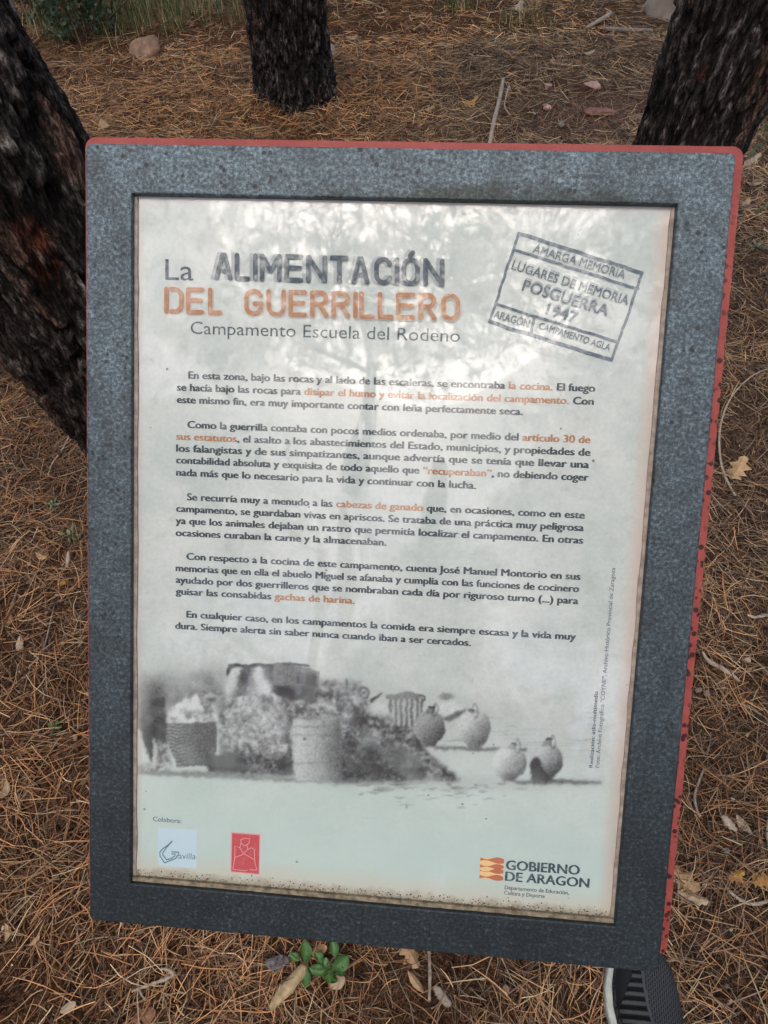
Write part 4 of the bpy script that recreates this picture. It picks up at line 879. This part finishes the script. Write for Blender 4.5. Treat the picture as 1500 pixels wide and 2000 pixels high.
stick('twig', [(142, 852), (125, 885), (106, 912), (98, 935)], [.0022, .0026, .0026, .0018], PALEW, 'thin pale twig left of the sign below the leaning trunk')
stick('twig', [(837, 1855), (839, 1900), (838, 1955)], [.0028, .0030, .0026], GREYW, 'straight grey twig under the bottom edge of the sign')
stick('twig', [(1418, 1742), (1440, 1760), (1468, 1768), (1506, 1758)], [.0026, .0030, .0032, .0028], PALEW, 'curved whitish twig at the lower right edge')
stick('twig', [(1498, 1600), (1494, 1630), (1500, 1680)], [.0035, .0042, .004], PALEW, 'pale splinter upright at the right edge')
stick('twig', [(1370, 1505), (1352, 1560), (1362, 1600)], [.002, .003, .002], GREYW, 'bent grey twig in the needles right of the sign')
stick('twig', [(60, 1310), (90, 1270), (110, 1190)], [.0016, .002, .0016], GREYW, 'dark slim twig lying left of the sign')
stick('twig', [(1178, 78), (1230, 86), (1290, 70)], [.008, .010, .006], DKW, 'dark branch half buried on the far slope')
stick('wood_chunk', [(598, 1888), (586, 1905), (566, 1930), (546, 1952), (533, 1975)], [.0070, .0115, .0125, .0095, .0030], plain('tan_wood_chunk', (.50, .37, .20, 1), .8, .2, 90, .45), 'broken tan wood chunk leaning out from under the sign', 'wood chunk', .022, 9, .14, .55, grp='twigs and sticks on the ground')
stick('wood_chunk', [(848, 1928), (862, 1944), (878, 1966)], [.005, .010, .004], GREYW, 'flat grey brown wood flake near the bottom edge', 'wood chunk', .012, 6, .3, .3)
stick('wood_chunk', [(138, 1084), (137, 1100), (135, 1114)], [.004, .0055, .003], PALEW, 'stubby pale wood end left of the sign', 'wood chunk', .014, 7, .2, .8)
stick('wood_chunk', [(1405, 1598), (1418, 1612), (1432, 1626)], [.006, .009, .004], PALEW, 'pale wood chip beside the pebble right of the sign', 'wood chunk', .016, 6, .3, .45)

def rock(px, py, w_px, h_px, hgt, mat, lb, seed, cat='stone', sink=.3, name='stone', ang=0, flat=False, c0=.55):
    p = gpt(px, py); dep = float((np.array(p)-O) @ FW); a = w_px*dep/FPX/2; el = math.atan2(CAM_H, math.hypot(p.x, p.y)); b_ = max(.5*a, .72*h_px*dep/FPX/2/max(.3, math.sin(el)))
    bm = bmesh.new(); bmesh.ops.create_icosphere(bm, subdivisions=4, radius=1)
    co = np.array([v.co[:] for v in bm.verts]); 
    for k in range(7):
        r_ = np.random.default_rng(seed*17+k); d = r_.normal(0, 1, 3); d /= np.linalg.norm(d); cut = r_.uniform(c0, c0+.25); s = co @ d; co = co - np.outer(np.clip(s-cut, 0, None)*.9, d)
    nz = fbm3(co*2.2+seed, seed, 4)-.5; co = co*(1+nz[:, None]*.28); nz = fbm3(co*9+seed, seed, 3)-.5; co = co*(1+nz[:, None]*.05)
    for v, c_ in zip(bm.verts, co): v.co = (c_[0]*a, c_[1]*b_, c_[2]*hgt)
    o = link(name, mesh_bm(name, bm), mat, smooth=True); o.location = p+Vector((0, 0, hgt*(1-2*sink)*.5+.008)); o.rotation_euler = (0, 0, ang); tag(o, lb, cat, 'stones among the needles' if cat == 'stone' else None); return o
SAND = plain('rust_sandstone', (.40, .24, .145, 1), .85, .2, 30, .45, .004, (.22, .13, .08, 1)); PINK_ = plain('pink_sandstone', (.50, .30, .24, 1), .85, .2, 40, .3, .003); GREYS = plain('grey_green_pebble', (.22, .23, .19, 1), .7, .3, 150, .4)
rock(290, 106, 64, 36, .055, SAND, 'rounded rusty brown stone in the needles beyond the top left of the sign', 1, sink=.15, c0=.66)
rock(1156, 173, 44, 16, .022, PINK_, 'flat pale pink stone beyond the top edge of the sign', 2)
rock(1069, 173, 17, 9, .014, PINK_, 'small pink pebble left of the flat pink stone', 3)
rock(1068, 214, 18, 9, .014, PINK_, 'small pink pebble in front of the flat pink stone', 4)
rock(1096, 248, 14, 10, .014, GREYS, 'small grey stone just beyond the top edge of the sign', 5)
rock(1176, 221, 70, 12, .014, plain('red_sandstone', (.30, .15, .115, 1), .9, .2, 60, .4, .003), 'low strip of red rock showing through the soil beyond the sign', 6, sink=.38)
rock(1412, 1664, 17, 15, .010, GREYS, 'little grey green pebble in a hollow right of the sign', 7, sink=.2)
rock(1455, 1293, 15, 14, .008, PALEW, 'round cream pebble right of the sign', 8, sink=.2)
rock(1362, 1352, 14, 12, .008, GREYW, 'small grey cone scale pebble beside the sign', 9, sink=.2)
rock(1378, 1358, 14, 12, .008, GREYW, 'second small grey pebble beside the sign edge', 10, sink=.2)
rock(44, 1268, 12, 14, .008, PALEW, 'tiny cream pebble at the left edge', 12, sink=.2)
rock(930, 88+108, 10, 8, .012, GREYW, 'tiny grey stone left of the hooked twig', 13)
rock(545, 1880, 48, 46, .020, plain('grey_bark_lump', (.20, .175, .17, 1), .9, .2, 120, .6, .004, (.06, .05, .048, 1)), 'grey weathered lump of bark at the bottom edge of the sign', 11, sink=.15)
rock(1312, 22, 104, 84, .20, plain('pale_sandstone', (.50, .40, .30, 1), .9, .15, 25, .2, .004), 'smooth pale sandstone boulder at the far right beyond the sign', 14, 'rock', .35, 'boulder')

# green plants
def leafy(name, px, py, leaves, mat, lb, cat, hgt=.02, kind='round', grp=None, stem_r=.0012):
    b = gpt(px, py); root = empty(name, b); tag(root, lb, cat, grp)
    for i, (lx, ly, an, lp, wd, lift, pitch) in enumerate(leaves):
        p = gpt(lx, ly, hgt+lift); p = Vector(ground(lx, ly, p.z)); dep = float((np.array(p)-O) @ FW); Lm = lp*dep/FPX; hd = surf_rot(lx, ly, an)
        o = link('leaf', leaf_mesh('green_leaf', kind, Lm*.88, wd*(.8+.3*((i*29) % 7)/7), .3+.1*(i % 4), .0006, .35, i+int(px)), mat, root, smooth=True)
        o.rotation_euler = (R(pitch), R(((i*37) % 40)-20), hd-math.pi/2); st = p - Vector((math.cos(hd), math.sin(hd), 0))*Lm*.5; o.location = st-b
        link('stem', tube('stem', [(0, 0, -.004), ((st-b)*.5+Vector((0, 0, .006))), st-b], [stem_r, stem_r*.8, stem_r*.6], 5), DKW, root)
    return root
GRN = plain('fresh_green_leaf', (.060, .155, .030, 1), .45, .4, 60, .35); DGRN = plain('dull_green_leaf', (.08, .13, .045, 1), .5, .35, 60, .4)
leafy('oak_seedling', 618, 1905, [(597, 1855, 92, 44, 1.0, .03, 8), (574, 1868, 150, 28, .9, .022, 4), (596, 1913, -95, 38, .95, .015, 0), (618, 1893, 175, 34, 1.0, .028, 0), (634, 1886, 80, 36, 1.1, .02, 0), (640, 1903, -70, 38, 1.0, .016, 0),
     (668, 1880, 40, 44, .9, .026, 6), (664, 1896, -60, 30, 1.0, .018, 0), (652, 1850, 100, 34, 1.0, .03, 8), (650, 1912, -30, 26, .9, .01, 0), (622, 1868, 120, 28, .9, .022, 5)], GRN, 'small bright green seedling at the bottom edge of the sign', 'seedling', .008)
leafy('weed', 1478, 420, [(1478, 418, 62, 36, .7, .02, 5), (1490, 405, 40, 24, .6, .01, 0), (1468, 300, 60, 28, .7, .03, 8), (1488, 290, 120, 26, .8, .03, 8), (1478, 285, 30, 24, .7, .03, 8)], DGRN, 'dark green leaves right of the top right corner of the sign', 'weed', .01, 'oval')
def sprout(px, py, n, lp, lb, sd, mat=DGRN, kind='oval', wd=1.0):
    r = random.Random(sd); L = []
    for i in range(n):
        a = r.uniform(0, 360); d = r.uniform(3, lp*.9); L.append((px+d*math.cos(R(a)), py-d*math.sin(R(a)), a, lp*r.uniform(.55, 1.0), wd, r.uniform(0, .015), r.uniform(0, 22)))
    leafy('weed', px, py, L, mat, lb, 'weed', .010, kind, 'small weeds in the needles')
sprout(100, 986, 9, 17, 'pale green sprig just left of the sign, upper of the two close together', 1, plain('sage_leaf', (.20, .27, .15, 1), .6, .3, 60, .3))
sprout(136, 1044, 13, 20, 'green sprig just left of the sign, lower of the two close together', 2, plain('sage_leaf', (.17, .25, .12, 1), .6, .3, 60, .3))
sprout(104, 1422, 10, 19, 'small green sprig at the left, below the middle of the sign', 3)
sprout(1478, 480, 12, 20, 'greyish sprig at the right edge below the green leaves', 5, plain('sage_leaf', (.16, .19, .10, 1), .6, .3, 60, .3))
def grass(name, px, py, n, rx, ry, hh, lb, mat, sd, cat='grass', stuff=True, bend=.5):
    r = np.random.default_rng(sd); b = gpt(px, py); x = r.normal(0, rx, n); y = r.normal(0, ry, n); L = hh*r.uniform(.4, 1.1, n); a = r.uniform(0, 6.28, n); be = r.uniform(.1, 1, n)*bend; s = np.linspace(0, 1, 5)
    hx = x[:, None]+np.cos(a)[:, None]*L[:, None]*be[:, None]*s**1.7; hy = y[:, None]+np.sin(a)[:, None]*L[:, None]*be[:, None]*s**1.7; hz = L[:, None]*(s-.35*be[:, None]*s**2) + (gh(x+b.x, y+b.y)-b.z)[:, None]
    w_ = .0022*(1-s**2*.9); ox = -np.sin(a)[:, None]*w_; oy = np.cos(a)[:, None]*w_
    V = np.stack([np.stack([hx-ox, hy-oy, hz], -1), np.stack([hx+ox, hy+oy, hz], -1)], 2).reshape(-1, 3); k = (np.arange(n)*10)[:, None]; j = (np.arange(4)*2)[None]; q = (k+j).reshape(-1); F = np.stack([q, q+1, q+3, q+2], 1)
    g = np.where(r.random((n, 1)) < .55, [.12, .19, .06], [.50, .38, .19])*r.uniform(.5, 1.2, (n, 1)); o = link(name, mesh_np(name, V, F, np.repeat(g, 10, 0)), mat); o.location = b; tag(o, lb, cat, None, 'stuff'); return o
GM = vcol_mat('grass_blade', .6, .3, 60, .2)
grass('grass', 205, 45, 900, .26, .16, .17, 'mixed green and straw coloured grass behind the leaning trunk', GM, 1)
grass('grass', 345, 16, 900, .32, .18, .17, 'straw coloured grass at the far edge left of the middle trunk', GM, 2)
grass('grass', 895, 14, 120, .05, .05, .08, 'small green grass tuft beyond the sign, nearer to the middle trunk', GM, 3)
grass('grass', 1022, 48, 140, .07, .06, .08, 'small green grass tuft beyond the sign, nearer to the boulder', GM, 4)
grass('grass', 1494, 250, 90, .05, .08, .07, 'sparse green grass beside the right trunk', GM, 5)
def shrub(px, py, n, rad, lb, mat, sd, ls=.028, cat='shrub', down=0):
    r = np.random.default_rng(sd); b = gpt(px, py); root = empty('shrub', b); tag(root, lb, cat, 'shrubs behind the leaning trunk')
    for i in range(7):
        e = Vector((r.normal(0, rad*.6), r.normal(0, rad*.5), rad*r.uniform(.7, 1.5))); link('stem', tube('stem', [(0, 0, -.02), e*.5, e], [.005, .004, .002], 5), DKW, root)
    P = r.normal(0, 1, (n, 3)); P /= np.linalg.norm(P, axis=1)[:, None]; P = P*(rad*r.uniform(.3, 1.05, (n, 1))); k = fbm3(P*14+sd, sd, 2) > .46; P = P[k]; n = len(P); P[:, 2] = P[:, 2]*.85+rad*.8
    d = r.normal(0, 1, (n, 3))+[0, 0, .4]; d /= np.linalg.norm(d, axis=1)[:, None]; s = np.cross(d, r.normal(0, 1, (n, 3))); s /= np.linalg.norm(s, axis=1)[:, None]; u = np.cross(d, s); L = ls*r.uniform(.5, 1.1, (n, 1, 1))
    o6 = np.array([(0, 0, 0), (.3, .3, .06), (.34, .6, .08), (0, 1, 0), (-.34, .6, .08), (-.3, .3, .06)]); V = (P[:, None]+L*(o6[None, :, 0:1]*s[:, None]+o6[None, :, 1:2]*d[:, None]+o6[None, :, 2:3]*u[:, None])).reshape(-1, 3)
    F = np.arange(n*6).reshape(n, 6); fo = link('foliage', mesh_np('foliage', V, F), mat, root); return root
shrub(165, 75, 3400, .25, 'dark green round-leaved shrub behind the leaning trunk', plain('shrub_leaf', (.085, .135, .065, 1), .5, .35, 30, .5), 3)
shrub(70, 40, 1100, .17, 'dry tan shrub beside the dark green one behind the leaning trunk', plain('dry_shrub_leaf', (.30, .20, .12, 1), .7, .2, 30, .5), 4)

# ------------------------------------------------------------------ the sneaker half under the sign
def sneaker():
    toe = ground(1243, 1836, .03); mid = ground(1262, 2002, .03); ax = mid-toe; ax[2] = 0; ax /= np.linalg.norm(ax); yaw = math.atan2(ax[1], ax[0])   # heel direction
    z0 = float(gh(toe[0], toe[1]))+.012
    root = empty('shoe', (toe[0], toe[1], z0)); root.rotation_euler = (0, 0, yaw); tag(root, 'black knit sneaker with white sole edge and ribbed strap, toe under the sign', 'shoe')
    # x runs from toe (0) to heel (.29), y: left of the wearer is -y or +y by yaw
    xs = np.array([0, .006, .018, .04, .07, .10, .14, .19, .24, .275, .290]); hw = np.array([.004, .020, .034, .046, .0525, .0535, .049, .041, .038, .030, .010]); off = np.array([.004, .004, .003, .001, 0, 0, .002, .004, .002, 0, 0])
    top = np.array([.030, .040, .047, .054, .060, .067, .082, .098, .104, .104, .08])
    n = 40; xi = np.concatenate([[0, .002, .006, .012], np.linspace(.02, .28, n), [.285, .289, .29]]); H = np.interp(xi, xs, hw); OF = np.interp(xi, xs, off); TP = np.interp(xi, xs, top)
    def loft(prof, name, mat, z_fn):
        V = []; m_ = len(prof)
        for x_, h_, o_, t_ in zip(xi, H, OF, TP):
            for (u, v) in prof: V.append((x_, o_+u*h_, z_fn(v, t_, u)))
        F = []
        for i in range(len(xi)-1):
            for k in range(m_-1): F.append((i*m_+k, (i+1)*m_+k, (i+1)*m_+k+1, i*m_+k+1))
        me = bpy.data.meshes.new(name); me.from_pydata(V, [], F+[tuple(range(m_)), tuple((len(xi)-1)*m_+k for k in range(m_))[::-1]]); me.update(); return me
    Wh = plain('white_sole_rubber', (.55, .58, .50, 1), .75, .2, 90, .22, .0015)
    sole = [(-.9, 0), (-1.15, .05), (-1.20, .25), (-1.21, .6), (-1.20, .90), (-1.17, .98), (-.95, 1.02), (0, 1.05), (.90, 1.05), (.95, 1.0), (.98, .8), (1.0, .45), (.98, .08), (.9, 0), (0, 0), (-.9, 0)]
    link('sole', loft(sole, 'sneaker_sole', Wh, lambda v, t, u: v*.030), Wh, root, smooth=True)
    Mk = Mat('black_knit_mesh', .8, .25); co = Mk.coord('Object', (1, 1, 1)); mp = Mk.n('ShaderNodeMapping'); c0 = Mk.n('ShaderNodeTexCoord'); Mk.l(c0.outputs['Object'], mp.inputs[0]); mp.inputs['Rotation'].default_value = (0, 0, R(8))
    br = Mk.n('ShaderNodeTexBrick', ins={'Scale': 1.0, 'Mortar Size': .0011, 'Brick Width': .0075, 'Row Height': .0036, 'Mortar Smooth': .3, 'Color1': (.010, .010, .011, 1), 'Color2': (.014, .014, .015, 1), 'Mortar': (.058, .060, .062, 1)}); Mk.l(mp.outputs[0], br.inputs['Vector'])
    Mk.color(br.outputs['Color']); Mk.bump(br.outputs['Fac'], .8, .0015)
    up = [(-1.0, 0), (-1.02, .25), (-.96, .55), (-.80, .78), (-.55, .92), (-.28, .985), (0, 1.0), (.28, .985), (.55, .92), (.80, .78), (.96, .55), (1.02, .25), (1.0, 0)]
    link('upper', loft(up, 'sneaker_upper', Mk.m, lambda v, t, u: .028+v*(t-.028)), Mk.m, root, smooth=True)
    # smooth black toe side panel and the ribbed elastic panel, both proud of the knit
    def patch(name, x0, x1, y0, y1, mat, lift, rows, cols, ribs=0):
        V = []; F = []
        for i in range(rows+1):
            t = i/rows; x_ = x0+(x1-x0)*t; h_ = np.interp(x_, xi, H); o_ = np.interp(x_, xi, OF); t_ = np.interp(x_, xi, TP); ya, yb = y0(t), y1(t)
            for k in range(cols+1):
                u = ya+(yb-ya)*k/cols; v = np.interp(abs(u), [0, .28, .55, .80, .96], [1, .985, .92, .78, .55]); l_ = lift+(.0011*(math.sin(2*math.pi*ribs*t) if ribs else 0))*(1 if 0 < k < cols else 0)
                V.append((x_, o_+u*h_*(1+l_/.05*abs(u)), .028+v*(t_-.028)+l_))
        for i in range(rows):
            for k in range(cols): F.append((i*(cols+1)+k, (i+1)*(cols+1)+k, (i+1)*(cols+1)+k+1, i*(cols+1)+k+1))
        me = bpy.data.meshes.new(name); me.from_pydata([tuple(map(float, v)) for v in V], [], F); me.update()
        return link(name, me, mat, root, smooth=True)
    s = SIDE
    Mr = Mat('ribbed_elastic', .75, .25); cr = Mr.coord('Object'); wv = Mr.n('ShaderNodeTexWave', wave_type='BANDS', bands_direction='X', ins={'Scale': 1/(.0125)*.314, 'Distortion': .6, 'Detail': 1.0, 'Detail Scale': 30.0}); Mr.l(cr, wv.inputs['Vector'])
    Mr.color(Mr.ramp(wv.outputs['Fac'], [(.50, (.006, .006, .007, 1)), (.80, (.052, .055, .054, 1))])); Mr.bump(wv.outputs['Fac'], .9, .002)
    patch('toe_panel', .03, .16, lambda t: s*.96, lambda t: s*.42, plain('smooth_black_panel', (.010, .010, .011, 1), .6, .3, 200, .2), .0012, 40, 8)
    patch('ribbed_panel', .035, .19, lambda t: s*(.50+.42*min(1, max(0, (t-.14)*3.2))), lambda t: s*(.20-.10*t), Mr.m, .0028, 120, 10, 12)
    patch('centre_seam', .03, .20, lambda t: s*(.22-.10*t), lambda t: s*(.14-.10*t), plain('grey_seam', (.07, .072, .075, 1), .7, .25, 200, .2), .0036, 40, 2)
    cu = tube('collar', [(.205, 0, .100), (.225, -.028, .108), (.262, -.026, .112), (.282, 0, .112), (.262, .026, .112), (.225, .028, .108), (.205, 0, .100)], [.005]*7, 8); link('collar', cu, plain('collar_fabric', (.03, .03, .032, 1), .9, .2, 200, .3), root, smooth=True)
SIDE = -1
sneaker()
